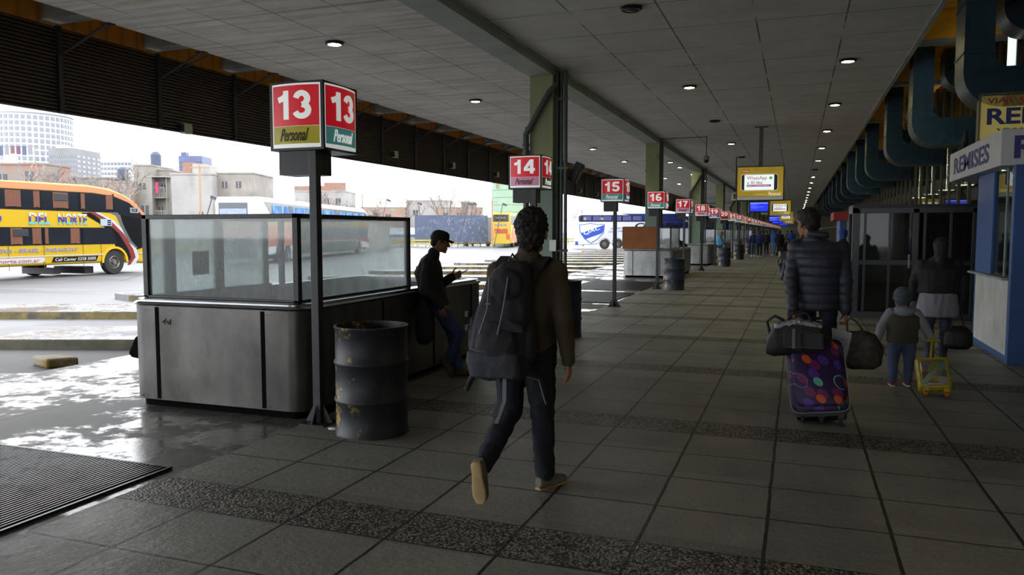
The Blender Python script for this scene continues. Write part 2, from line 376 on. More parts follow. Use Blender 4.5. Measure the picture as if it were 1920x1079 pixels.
for k, (a, b, xt) in enumerate(isl):
    if iy(b, EDGE) > YF-4: break
    p = [(EDGE-.002, iy(a, EDGE), -.5), (EDGE-.002, iy(b, EDGE), -.5), (xt+.2, iy(b, xt+.2), -.5), (xt, iy((a+b)/2, xt), -.5), (xt+.9, iy(a, xt+.9), -.5)]
    o = MB().prism(p, (0, 0, .499)).build('bus_island', m_isl); struct(o)
    q = [(EDGE-.3, iy(a-.012, EDGE-.3), -.19), (EDGE-.3, iy(a-.001, EDGE-.3), -.19), (xt+.9, iy(a-.001, xt+.9), -.19), (xt+.9, iy(a-.012, xt+.9), -.19)]
    if k: MB().prism(q, (0, 0, .175)).build('kerb_paint', m_kerb if k > 1 else m_kerb_dark, o)

# oily dark bay floors between the islands
m_bay = concrete_joint('bay_asphalt', '#2e2e2d', '#454442', 30, 30, 3, 3, jw=.01, rough=.7)
ends = [(8.80, 11.53)]+[(isl[k][1]+.02, isl[k+1][0]-.02) for k in range(1, 14)]
for k, (a, b) in enumerate(ends):
    if k > 7: break
    xl = -19.5 if k == 0 else -13.5
    MB().prism([(EDGE-.003, iy(a, EDGE), -.15), (EDGE-.003, iy(b, EDGE), -.15), (xl, iy(b, xl), -.15), (xl, iy(a, xl), -.15)], (0, 0, .004)).build('bay_floor', m_bay if k == 0 else _M.setdefault('bay2', concrete_joint('bay_asphalt_light', '#46464a', '#57575a', 30, 30, 3, 3, jw=.01, rough=.6)))['kind'] = 'structure'

# bar gratings set in the apron
m_gr = mat('grating_steel', '#595b5f', .38, .85, var=.35, vs=3, dirt='#2a2928', ds=6, dt=(.5, .62))
m_gap_shade = mat('grating_pit', '#0c0c0c', .9)
def grating(label, x0, x1, y0, y1, pitch=.034):
    t = thing('floor_grating', label, 'grating', (0, 0, 0), group='gratings')
    MB().box(x0, x1, y0, y1, .001, .003).build('pit', m_gap_shade, t)  # flat black sheet on the apron, painted shade for the gaps between bars
    b = MB(); n = int((x1-x0)/pitch)
    for i in range(n):
        x = x0+pitch*(i+.5); b.box(x-.006, x+.006, y0, y1, .003, .014)
    b.build('bars', m_gr, t)
    f = MB(); f.box(x0-.02, x0, y0-.02, y1+.02, .0, .016); f.box(x1, x1+.02, y0-.02, y1+.02, .0, .016); f.box(x0, x1, y0-.02, y0, 0, .016); f.box(x0, x1, y1, y1+.02, 0, .016)
    f.build('frame', m_gr, t); settle(t, ((x0+x1)/2, (y0+y1)/2, 0)); del t['group']
grating('metal bar floor grating at the lower left corner, closest to the viewer', -6.6, -3.99, .9, 4.05)
grating('dark floor grating at the foot of the pole carrying sign 15', -6.2, -3.99, 17.2, 20.2)
grating('dark floor grating between sign 15 and sign 16', -6.2, -3.99, 21.0, 24.8)

# ------------------------------------------------------------------ ceiling, beam, gaps, roof above, louvre
m_ceil = concrete_joint('ceiling_concrete', '#ccc8bd', '#e2ded1', 1.07, 1.5, 10.83, 61.9, jw=.011, streak='#a89a84', jd=.75)
m_ceilr = concrete_joint('ceiling_concrete_right', '#cac8bd', '#dfdcd0', 1.33, 1.5, 10.01, 61.9, jw=.012, jd=.8)
struct(MB().box(-10.45, -5.0, YB, YF, 4.96, 5.12).build('ceiling', m_ceil))
struct(MB().box(-5.0, 1.88, YB, YF, 4.96, 5.12).build('ceiling', m_ceilr))
struct(MB().box(-5.25, -4.73, YB, YF, 4.8, 4.959).build('trim_1', m_beam))           # longitudinal beam
struct(MB().box(1.88, 1.96, YB, YF, 4.93, 5.14).build('trim_2', m_beam))
struct(MB().box(-11.7, 11, YB, YF, 5.62, 5.8).build('roof', m_orange))
struct(MB().box(-11.66, -11.58, YB, YF, 4.99, 5.62).build('trim_3', m_orange))
for k in range(30):
    y = 9.55+2.1*(k-4)
    if y > 60: break
    t = thing('roof_rib', 'grey concrete rib under the orange roof, %s above the louvre' % ORD[k], 'beam', (-11.0, y, 5.05), group='roof ribs above the louvre')
    MB().box(-.68, .56, -.16, .16, 0, .56).build('rib', m_rib, t)
DY = [7.0, 12.6, 17.8, 22.7, 29.0, 33.6, 39.4, 44.6, 50, 56, 62, 68, 74, 80.5, 87, 95]
IY = [9.4, 14.2, 19.4, 25.3, 30.3, 36.9]
ys = [5.2, 10.8, 16.1, 20.4, 27.0, 31.5, 36.1, 42, 47.5, 53, 59, 65, 71, 78, 84, 91, 99, 106]
for k, y in enumerate(ys):
    while any(d-.33 < y < d+.7 for d in DY+IY): y += .1
    t = thing('cross_beam', 'orange-sided cross beam above the ducts, %s along the right edge' % ORD[k], 'beam', (1.97, y, 5.05), group='orange cross beams')
    MB().box(0, 4.2, 0, .3, .06, .56).build('side', m_orange_flat, t)
    MB().box(0, 4.2, -.01, .31, 0, .059).build('underside', m_rib, t)
LX = -11.46
m_louv = mat('louvre_brown', '#4a4036', .7, var=.25, vs=3)
t = thing('louvre_screen', 'long dark louvred sun screen hanging along the outer edge of the roof', 'screen', (LX, 0, 3.6))
b = MB()
for i in range(22):
    z = .03+.061*i; b.prism([(-.01, YB, z+.04), (.035, YB, z), (.035, YB, z+.012), (-.01, YB, z+.052)], (0, 200-YB, 0))
b.build('slats', mat('slat_brown', '#6e6152', .6, var=.2, vs=2), t)
MB().box(-.03, -.018, YB, 200, 0, 1.37).build('backing_sheet', m_black, t)
MB().box(-.04, .05, YB, 200, -.03, 0).build('bottom_rail', m_louv, t)
for k in range(-4, 60): MB().box(.03, .09, 9.55+2.1*k-.04, 9.55+2.1*k+.04, -.02, 1.37).build('post', m_black, t)
for k in range(-2, 20):
    y = 9.55+2.1*k
    s = thing('brace_strut', 'thin dark steel brace from ceiling edge to louvre, %s along the gap' % ORD[k+2], 'strut', (-10.5, y+.15, 4.96), group='louvre braces')
    MB().tube([(0, 0, 0), (-.83, -.12, -.42)], .022, 8).build('bar', m_black, s)
    MB().box(-.1, .1, -.07, .07, -.012, .0).build('plate', m_black, s)
    if k % 2: MB().tube([(-.02, .25, 0), (-.83, .12, -.3)], .014, 8).build('tie', m_black, s)
m_lampbox = mat('lamp_cream', '#b9b4a0', .5)
for k, (y, z) in enumerate([(12.26, 3.64), (20.71, 3.92), (24.87, 3.92), (29.11, 3.9), (41.86, 3.88), (45.77, 3.86)]):
    t = thing('louvre_lamp', 'small cream box lamp fixed on the dark louvre, %s from the left' % ('first' if k == 0 else ORD[k]), 'lamp', (LX+.05, y, z), group='box lamps on the louvre')
    MB().box(0, .14, -.1, .1, -.1, .1).build('housing', m_lampbox, t, bevel=.01); MB().box(.005, .12, -.13, -.1, -.08, .08).build('bracket', m_black, t)

# ------------------------------------------------------------------ columns
CY = [2.25+13.05*k for k in range(20)]
names = {1: 'behind sign 14, with a bent downpipe', 2: 'behind the booth with the brown board', 3: 'behind sign 18, beside the third booth'}
for k, y in enumerate(CY):
    if k == 0: lab = 'green concrete column at the far left, the one nearest the viewer'
    elif k in names: lab = 'green painted concrete column '+names[k]
    else: lab = 'green concrete column, %s in the row counted from the one behind sign 14' % ORD[k-1]
    t = thing('concrete_column', lab, 'column', (-4.98, y, 0), group='concrete columns')
    MB().box(-.25, .25, 0, .62, 0, 2.95).build('lower_shaft', m_green_low, t, bevel=.012)
    MB().box(-.25, .25, 0, .62, 2.95, 4.8).build('upper_shaft', m_green_col, t, bevel=.012)
    if k % 2:
        MB().tube([(.33, -.02, 4.6), (.2, -.09, 4.45), (-.22, -.09, 3.75), (-.3, -.09, 3.62), (-.3, -.09, 3.4), (-.3, -.06, .02)], .062, 12).build('downpipe', m_pipe, t, smooth=50)
        MB().lathe([(.075, -.03), (.075, .03)], (-.3, -.09, 3.4), 14).build('pipe_collar', m_pipe, t)
        MB().lathe([(.08, -.04), (.08, .04)], (-.24, -.09, 3.72), 14).build('pipe_collar', m_pipe, t)
    MB().tube([(.3, .12, .02), (.3, .12, 4.9)], .035, 10).build('conduit', m_pipe, t, smooth=50)
    MB().box(.25, .33, .3, .42, 0, 4.9).build('cable_trunking', m_pipe, t)
    if k % 2:
        for px_ in (.39, .48): MB().tube([(px_, .15, .02), (px_, .15, 4.9)], .038, 10).build('conduit', m_pipe, t, smooth=50)
        for z_ in (1.2, 2.9, 4.3): MB().box(.25, .54, .1, .14, z_, z_+.05).build('pipe_clamp', m_pipe, t)
# loudspeakers on the columns, notice, letter boards
def speaker(y, label, z=2.85, x=-4.35):
    t = thing('loudspeaker', label, 'speaker', (x, y, z), 0, 'loudspeakers on the columns')
    M = Matrix.Rotation(.45, 4, 'Y')
    MB().boxm(.17, .2, .42, M).build('box', m_dark, t, bevel=.015)
    MB().tube([(0, 0, 0), (-.2, 0, -.12), (-.3, 0, -.12)], .02, 8).build('bracket', m_dark, t)
    MB().boxm(.006, .16, .36, M @ Matrix.Translation((.088, 0, 0))).build('grille', m_black, t)
speaker(15.75, 'black tilted loudspeaker box on the column behind sign 14')
speaker(28.6, 'black loudspeaker box on the column behind sign 16', 2.75)
speaker(41.9, 'small black loudspeaker above sign 19', 2.8)
o = MB().box(-4.76, -4.62, 15.18, 15.188, 1.22, 1.45).build('notice', mat('paper', '#d8d8d2', .7)); tag(o, 'white paper notice taped to the column behind sign 14', 'notice')
def letter_board(s, x, y, z, w, label):
    t = thing('letter_sign', label, 'sign', (x, y, z))
    MB().box(-w/2, w/2, 0, .12, 0, w).build('panel', mat('board_cream', '#d6d3c2', .6), t, bevel=.01)
    text(s, 'letter', m_ink, t, (-w*.24, -.002, w*.2), X3, Z3, w*.5, w*.6, bold=.03)
    MB().box(-.02, .02, .04, .08, w, 4.955-z).build('hanger', m_black, t)
letter_board('B', -2.6, 36, 3.0, .36, 'square hanging sign board with a black letter B')
letter_board('C', -2.28, 60, 2.85, .42, 'square hanging sign board with a black letter C')

# ------------------------------------------------------------------ recessed ceiling lamps
m_lampg = mat('lamp_glass', '#fff6df', .3, emit=32)
m_lampy = mat('lamp_glass_yellow', '#fff3a8', .3, emit=30)
m_lampo = mat('lamp_off', '#3c3324', .5)
m_lrim = mat('lamp_rim', '#2c2a26', .4, .4)
def lamp(x, y, glassm, label, grp):
    t = thing('ceiling_lamp', label, 'lamp', (x, y, 4.96), group=grp)
    MB().lathe([(.125, 0), (.16, -.004), (.165, -.03), (.14, -.052), (.118, -.05), (.118, -.02)], (0, 0, 0), 24).build('rim', m_lrim, t, smooth=40)
    MB().lathe([(.115, -.03), (.1, -.045), (.06, -.056), (.001, -.06)], (0, 0, 0), 20).build('diffuser', glassm, t, smooth=60)
    return t
rows = [('in the row over the bus side, ', -7.75, [12, 18.4, 24.5, 30.5, 36.5, 42.6, 48.7, 54.8], m_lampg, {2}),
        ('in the row beside the sign poles, ', -5.75, [37.6, 40.8, 46, 52], m_lampg, set()),
        ('in the middle row of the concourse, ', -2.4, [11.69, 18.35, 24.25, 30.51, 36.3, 42.3, 48.3], m_lampy, {0, 2, 4}),
        ('in the right-hand row, ', .85, [16.62, 22.15, 27.8, 33.3, 39.1, 44.9, 50.7, 56.6, 63.4]+[69.4+6*i for i in range(22)], m_lampy, {5})]
for nm, x, yy, gm, off in rows:
    for i, y in enumerate(yy):
        on = i not in off
        lamp(x, y, gm if on else m_lampo, ('lit' if on else 'unlit')+' round ceiling lamp '+nm+ORD[i]+' from the viewer', 'ceiling lamps '+nm.strip(', '))

# camera dome
t = thing('security_camera', 'dome security camera hanging from the ceiling on a thin rod', 'camera', (-3.06, 28.2, 4.96))
MB().cyl((0, 0, 0), (0, 0, -.68), .016, n=8).build('rod', m_pipe, t); MB().lathe([(.02, -.66), (.1, -.7), (.115, -.8), (.1, -.82)], n=20).build('housing', mat('camera_grey', '#8c8c86', .4), t, smooth=40)
MB().lathe([(.095, -.82), (.085, -.88), (.05, -.92), (.001, -.93)], n=20).build('dome', m_dark, t, smooth=60)
MB().cyl((0, 0, -.01), (-1.68, .1, -.01), .014, n=8).build('cable_conduit', m_pipe, t)

# ------------------------------------------------------------------ bay number signs
strip = {n: mat('strip_'+n, c, .45, var=.12, vs=5, emit=.08) for n, c in dict(olive='#a39a26', teal='#4f8f8c', pink='#c78ba3', brown='#4b421c', blue='#3d4d86', wine='#7a1824', mint='#8cc4b4', yellow='#d8b21c', white='#cfd6d0', rose='#dba2a8').items()}
m_frame = mat('sign_frame', '#1d1d20', .4); m_sheet = mat('sign_side_sheet', '#d6d9d4', .5, emit=.06)
cols = {13: ('olive', 'teal'), 14: ('pink', 'brown'), 15: ('teal', 'blue'), 16: ('teal', 'white'), 17: ('pink', 'blue'), 18: ('rose', 'teal'), 19: ('blue', 'pink'), 20: ('wine', 'teal'), 21: ('mint', 'pink'), 22: ('teal', 'white'), 23: ('yellow', 'teal'), 24: ('wine', 'mint'), 25: ('mint', 'teal'), 26: ('yellow', 'pink')}
inkc = {'olive': m_ink, 'pink': m_ink, 'rose': m_ink}
S = .26; HB = .55
def bow(w, amt): return lambda a, b: amt*(1-((a/w)-.5)**2*4)
def bowed_panel(o, u, v, w, h, amt, n=10, th=.01):
    o, u, v = V(o), V(u), V(v); nn = u.cross(v); rs = []
    for i in range(n+1):
        a = w*i/n; d = amt*(1-((i/n)-.5)**2*4); p = o+u*a+nn*d
        rs.append([p, p+v*h, p+v*h-nn*th, p-nn*th])
    return MB().rings(rs)
SIGN_Y = {}
for n in range(13, 47):
    y = 5.5+5.455*(n-13); SIGN_Y[n] = y; fine = n < 24
    t = thing('bay_number_sign', 'red and white box sign on a black pole showing number %d' % n, 'sign', (-3.76 if n == 13 else -3.67, y, 0), group='bay number signs')
    ca, cb = cols.get(n, random.choice(list(cols.values())))
    bx = -.13 if n < 15 else -.05   # box centre x
    z0, HB = (2.29, .56) if n == 13 else (2.25, .5)
    MB().box(-.036, .036, -.036, .036, .0, z0-.0).build('pole', m_pole, t, bevel=.004)
    fb = MB(); fb.box(bx-S, bx+S, -.06, -.06+2*S, z0-.0, z0+.02); fb.box(bx-S, bx+S, -.06, -.06+2*S, z0+HB-.02, z0+HB)
    for sx in (-1, 1):
        for yy in (-.06, -.06+2*S-.025): fb.box(bx+sx*S-(.025 if sx > 0 else 0), bx+sx*S+(0 if sx > 0 else .025), yy, yy+.025, z0+.02, z0+HB-.02)
    fb.build('box_frame', m_frame, t)
    MB().box(bx-S+.03, bx+S-.03, -.03, -.06+2*S-.03, z0+.02, z0+HB-.02).build('light_box', m_sheet, t)
    w = 2*S-.05; pz = z0+.02; hh = HB-.04; am = .03 if fine else 0.0
    for (o_, u_, key) in (((bx-S+.025, -.06+.004, pz), X3, ca), ((bx+S-.004, -.06+.025, pz), Y3, cb)):
        bd = bowed_panel(o_, u_, Z3, w, hh, am).build('white_panel', m_num, t, smooth=30)
        O = V(o_); nn = V(u_).cross(Z3)
        rd = bowed_panel(O+V(u_)*.012+nn*.004+Z3*(hh*.34), u_, Z3, w-.024, hh*.63, am).build('red_field', m_red, bd, smooth=30)
        st = bowed_panel(O+V(u_)*.012+nn*.004+Z3*(hh*.06), u_, Z3, w-.024, hh*.275, am).build('brand_strip', strip[key], bd, smooth=30)
        wp = bow(w, am) if fine else None
        def shift(du): return (lambda a, b, du=du: bow(w, am)(a+du, b)) if fine else None
        lo = .06 if n < 20 else .05
        digits(str(n), 'number', m_num, bd, O+V(u_)*(lo+.012)+nn*.005+Z3*(hh*.44), u_, Z3, w-2*lo-.02, hh*.45, warp=shift(lo))
        if n < 20: text('Personal', 'brand_word', inkc.get(key, m_num), bd, O+V(u_)*(.09)+nn*.006+Z3*(hh*.1), u_, V(u_)*.12+Z3, w-.2, hh*.2, bold=.01, warp=shift(.08), shear=.25, th=.005, res=2)
    MB().box(bx-S+.06, .03, -.03, .2, z0-.2, z0-.002).build('control_box', m_frame, t)
    MB().box(-.12, .12, -.12, .12, 0, .012).build('base_plate', m_pole, t)
    g = MB(); g.prism([(-.045, -.006, .012), (-.13, -.006, .012), (-.045, -.006, .16)], (0, .012, 0)); g.prism([(.045, -.006, .012), (.13, -.006, .012), (.045, -.006, .16)], (0, .012, 0)); g.prism([(-.006, -.045, .012), (-.006, -.12, .012), (-.006, -.045, .16)], (.012, 0, 0))
    g.build('gusset', m_pole, t)

# ------------------------------------------------------------------ steel booths
m_bglass = glass('dirty_glass', trans=.66, film=(.86, .88, .87), gloss=.03, fres=.35, tlm=.9, dirt_scale=3)
def rrect(x0, x1, y0, y1, r, z, n=6):
    pts = []
    for cx, cy, a0 in ((x1-r, y1-r, 0), (x0+r, y1-r, 90), (x0+r, y0+r, 180), (x1-r, y0+r, 270)):
        for i in range(n+1):
            a = math.radians(a0+90*i/n); pts.append((cx+r*math.cos(a), cy+r*math.sin(a), z))
    return pts
def booth(label, x, y, L=4.0, Wd=1.93, board=False, glassy=True, near=False):
    """x,y = near right corner; extends to -x and +y"""
    t = thing('steel_booth', label, 'booth', (x, y, 0), group='steel booths')
    x0, x1, y0, y1 = -Wd, 0, 0, L
    MB().rings([rrect(x0+.05, x1-.05, y0+.05, y1-.05, .12, 0), rrect(x0+.05, x1-.05, y0+.05, y1-.05, .12, .07)]).build('plinth', m_seamk, t)
    prof = [(0, .07), (0, .94), (.1, .94), (.1, .62), (.09, .62), (.09, .2), (.0, .07)]
    rs = [rrect(x0+a, x1-a, y0+a, y1-a, max(.17-a, .05), z) for a, z in [(0, .07), (0, .94), (.1, .94), (.1, .1)]]
    MB().rings(rs, caps=False).build('body', m_steel if near else m_steel2, t, smooth=35)
    MB().rings([rrect(x0+.1, x1-.1, y0+.1, y1-.1, .05, .09), rrect(x0+.1, x1-.1, y0+.1, y1-.1, .05, .11)]).build('floor_pan', m_dark, t)
    top = [rrect(x0+a, x1-a, y0+a, y1-a, max(.18-a, .03), z) for a, z in [(-.015, .945), (-.03, .96), (-.015, .975), (.03, .978), (.03, .99), (.01, 1.0), (.13, 1.004), (.13, .945)]]
    MB().rings(top, closed=True).build('counter_rim', m_rail if near else m_steel2, t, smooth=60)
    if near:
        for sx in (-1.59, -.42): MB().box(sx-.02, sx+.02, -.004, .0, .08, .93).build('seam', m_seamk, t)
        for sy in (.24, 1.34, 2.5, 3.6): MB().box(.0, .004, sy-.015, sy+.015, .08, .93).build('seam', m_seamk, t)
        m_ad = mat('glue_residue', '#2a2723', .8)
        b = MB()
        for i in range(9): b.ell((-1.48+random.uniform(-.05, .06), -.001, .8+random.uniform(-.025, .02)), (random.uniform(.006, .022), .002, random.uniform(.006, .016)))
        b.build('glue_residue', m_ad, t)
        b = MB()
        for i in range(26): b.ell((random.choice([random.uniform(-1.56, -.46), random.uniform(-.38, -.2), random.uniform(-1.8, -1.64)]), 0, random.choice([.095, .1, .9])), (.004, .003, .004))
        b.build('rivets', m_dark, t)
    else:
        for sx in (-1.45, -.5): MB().box(sx-.012, sx+.012, -.004, .0, .08, .93).build('seam', m_seamk, t)
    if glassy:
        zz0, zz1 = 1.004, 1.775; a0, a1 = -1.86, -.13; b0, b1 = .12, 2.2; w = .055
        f = MB()
        for px, py in ((a0, b0), (a1-w, b0), (a1-w, b1-w), (a0, b1-w)): f.box(px, px+w, py, py+w, zz0, zz1)
        f.box(a0, a1, b0, b0+w, zz1-.04, zz1); f.box(a0, a1, b1-w, b1, zz1-.04, zz1); f.box(a0, a0+w, b0, b1, zz1-.04, zz1); f.box(a1-w, a1, b0, b1, zz1-.04, zz1)
        f.box(a0, a1, b0, b0+w, zz0, zz0+.02); f.box(a1-w, a1, b0, b1, zz0, zz0+.02); f.box(a0, a0+w, b0, b1-.25, zz0, zz0+.02)
        if near:
            f.box(a0, a0+w, .36, .48, zz0, zz1); f.box(a0, a0+w, 1.05, 1.16, zz0, zz1); f.box(a0, a0+w, 1.84, 1.9, zz0, zz1); f.box(a0, a0+w, 1.9, b1, zz0+.3, zz0+.35)
        f.build('glazing_frame', m_black, t, bevel=.004)
        def pane(x0, x1, y0, y1): MB().box(x0, x1, y0, y1, zz0+.02, zz1-.04).build('glass_pane', m_bglass, t)
        if board:
            MB().box(a0+.02, -.55, b0-.01, b0+.02, zz0, zz1+.02).build('board', mat('brown_board', '#8a5124', .7, var=.15, vs=3), t)
            MB().box(-.58, -.54, b0, b0+w, zz0, zz1).build('mullion', m_black, t)
            pane(-.54, a1-w, b0+.02, b0+.028)
            text('DFTC', 'lettering', m_white, t, (-.52, b0+.012, 1.06), X3, Z3, .2, .1, bold=.01)
        else: pane(a0+w, a1-w, b0+.022, b0+.03)
        pane(a1-.032, a1-.024, b0+w, b1-w); pane(a0+.022, a0+.03, b0+w, 1.84)
        if near:
            MB().box(a0+.034, a0+.04, .72, .95, 1.18, 1.42).build('poster', mat('poster_dark', '#2a2e2c', .7), t)
            MB().tube([(a0+.15, b0+.1, .99), (a0+.15, b0+.1, .993)], .01).build('screw', m_dark, t)
    return t
booth('brushed steel booth with glass screens beside sign 13', -3.9, 5.5, 4.0, 1.93, near=True)
booth('steel booth with a brown board in its glass screen, behind sign 16', -3.97, 27.15, 4.6, 1.8, board=True)
booth('plain grey booth behind sign 18, where a man in light blue leans', -3.85, 38.1, 3.1, 1.9, glassy=False)
for i, k in enumerate([48.9, 59.8, 70.7, 92.5]):
    booth('small distant grey booth along the sign row, %s beyond the blue-jacketed leaning man' % ORD[i], -3.98, k, 3.2, 1.8, glassy=True)
# tip-up seat on the booth side
t = thing('tip_up_seat', 'black padded tip-up seat sticking out of the left side of the steel booth', 'seat', (-5.83, 5.72, .4))
q = MB(); q.prism([(0, -.02, -.02), (-.2, -.02, 0), (-.24, -.02, .04), (-.15, -.02, .2), (-.1, -.02, .23), (0, -.02, .23)], (0, .3, 0))
q.build('pad', m_seamk, t, bevel=.02); MB().box(-.08, .02, .08, .14, -.06, .0).build('bracket', m_black, t)

# ------------------------------------------------------------------ drums
def drum_mat(name, paint):
    m, t, b, co = base(name); n = t.noise(co, 7, 6, .75); sx = t.new('ShaderNodeSeparateXYZ'); t.link(co, sx.inputs[0])
    side = t.step(t.m('MULTIPLY', sx.outputs[0], -1.0), -.12, .1)
    mk = t.m('MULTIPLY', t.step(n, .56, .6), side)
    c = t.mix(t.step(t.noise(co, 3), .3, .7), lin(paint), lin('#24262c')); c = t.mix(mk, c, lin('#a58a3c')); t.link(c, b.inputs['Base Color'])
    b.inputs['Roughness'].default_value = .5; b.inputs['Metallic'].default_value = .0; t.link(t.bump(t.noise(co, 6), .3, .01), b.inputs['Normal']); return m
dm1 = drum_mat('drum_dark', '#1b1e27'); dm2 = drum_mat('drum_blue', '#25344f')
def drum(label, x, y, m=dm2):
    t = thing('steel_drum', label, 'drum', (x, y, 0), group='steel drums used as bins')
    R = .287
    prof = [(R+.008, 0), (R+.008, .02), (R, .03), (R, .26), (R+.012, .275), (R+.012, .29), (R, .305), (R, .56), (R+.012, .575), (R+.012, .59), (R, .605), (R, .845), (R+.009, .855), (R+.009, .87), (R-.006, .872), (R-.01, .85), (R-.01, .06)]
    MB().lathe(prof, n=40).build('shell', m, t, smooth=50)
    MB().lathe([(R-.012, .05), (R-.012, .055)], n=30).build('bottom', m_dark, t)
    return t
drum('dark steel drum bin with worn yellow paint, right of the pole of sign 13', -3.2, 5.42, dm1)
drum('blue steel drum bin partly hidden behind the walking backpacker', -3.37, 11.45)
drum('blue steel drum bin beside the booth with the brown board', -3.19, 21.8)
drum('blue steel drum bin next to the man in the light blue jacket', -3.15, 37.3)
drum('dark drum bin, the fifth along the row of signs', -3.13, 46.6, dm1)
drum('dark drum bin, the farthest along the row of signs', -3.15, 57.9, dm1)
# litter and the wheel stop
def rag(name, label, c, s, m, cat):
    b = MB()
    for i in range(5): b.ell((random.uniform(-s, s)*.6, random.uniform(-s, s)*.4, .008+random.uniform(0, s*.2)), (s*random.uniform(.4, .7), s*random.uniform(.3, .5), s*.18))
    me = remesh(b, name, max(s*.08, .003), 3); o = put(name, me, m); o.location = c; tag(o, label, cat); return o
m_pap = mat('litter_white', '#d6d6d2', .7)
rag('crumpled_paper', 'crumpled white paper on the floor at the foot of the pole of sign 13', (-3.48, 5.32, .002), .07, m_pap, 'litter')
rag('crumpled_paper', 'small white litter on the dark bay floor at the far left', (-8.55, 6.85, -.145), .06, m_pap, 'litter')
rag('paper_scrap', 'flat white scrap on the bay floor left of the chair', (-7.75, 7.05, -.145), .07, m_pap, 'litter')
b = MB(); b.prism([(-.34, 0, 0), (.12, -.16, 0), (.36, .12, 0), (-.02, .26, 0)], (0, 0, .13))
o = b.build('wheel_stop', mat('wheel_stop_paint', '#8a8577', .8, var=.2, vs=6, dirt='#77601c', ds=4, dt=(.45, .6)), None, bevel=.03); o.location = (-9.15, 7.35, -.15); tag(o, 'worn yellow concrete wheel stop lying in the bus bay', 'wheel stop')
# ------------------------------------------------------------------ right side: facade, ducts, vestibule, kiosks
m_fglass = glass('facade_glass', tint=(.35, .38, .36), trans=.9, film=(.2, .2, .2), gloss=.12, rough=.02, dirt_scale=3)
m_mull = mat('mullion_brass', '#6b6650', .4, .6)
m_alu = mat('dark_aluminium', '#4b4d50', .4, .7, var=.1, vs=4)
FX = 3.55
struct(MB().box(9.5, 9.7, YB, YF, 0, 5.6).build('wall_right', mat('hall_wall', '#4a463e', .8, var=.2, vs=.6)))
struct(MB().box(3.6, 9.5, YB, YF, -.3, 0).build('hall_floor', mat('hall_floor_tiles', '#5d5850', .35, var=.15, vs=1)))
struct(MB().box(-8.2, 9.7, YF, YF+.3, -.3, 5.6).build('wall_end', mat('end_wall', '#4c4f4a', .8)))
def panes(y0, y1, z0, z1): return MB().box(FX, FX+.012, y0, y1, z0, z1)
t = thing('glass_facade', 'tall mullioned glass facade of the hall above the doors and behind the blue ducts', 'facade', (FX, 0, 0)); t['kind'] = 'structure'
panes(4, 140, 0, 5.55).build('glass', m_fglass, t).location = (-FX, 0, 0)
b = MB()
for i in range(0, 115): b.box(-.035, .03, 4+1.2*i, 4.04+1.2*i, 0, 5.55)
b.build('mullions', m_mull, t)
b = MB()
for z in (2.05, 3.95): b.box(-.04, .04, 4, 140, z, z+.06)
b.build('transoms', m_alu, t)
# things seen lit inside the hall
def hallbox(name, label, cat, y, x, z, w, h, col, e):
    o = MB().box(0, .06, -w/2, w/2, -h/2, h/2).build(name, mat(col+name, col, .4, emit=e)); o.location = (x, y, z); tag(o, label, cat)
hallbox('lit_sign', 'small lit white and blue sign glowing inside the hall above the doors', 'sign', 19.5, 6.5, 2.95, .5, .35, '#dfe4ff', .6)
hallbox('lit_sign', 'lit yellow advert glowing inside the hall, left of the white one', 'sign', 21.2, 6.5, 3.0, .25, .4, '#caa52a', .4)
hallbox('lit_sign', 'yellow lit counter band seen deep behind the dark doors', 'sign', 24.0, 8.2, 1.5, 1.6, .5, '#b99612', .3)
for k in range(12): tag(MB().box(-.3, .3, -.02, .02, -.02, .02).box(-.01, .01, -.01, .01, 0, 2.22).build('hall_light', mat('hall_tube', '#fff6d8', .4, emit=24)), 'yellow tube light inside the hall, %s from the viewer' % ORD[k], 'light', 'tube lights in the hall').location = (6.0, 2+4*k, 3.4)
t = thing('wall_light', 'tall bright white fluorescent panel high on the right, between two ducts', 'light', (3.35, 15.45, 4.2))
MB().box(0, .08, -.3, .3, 0, 1.0).build('housing', m_alu, t)
for s in (-1, 1): MB().box(-.02, 0, s*.14-.11, s*.14+.11, .03, .97).build('tube_panel', mat('tube_white', '#e4f2e8', .4, emit=.3), t)

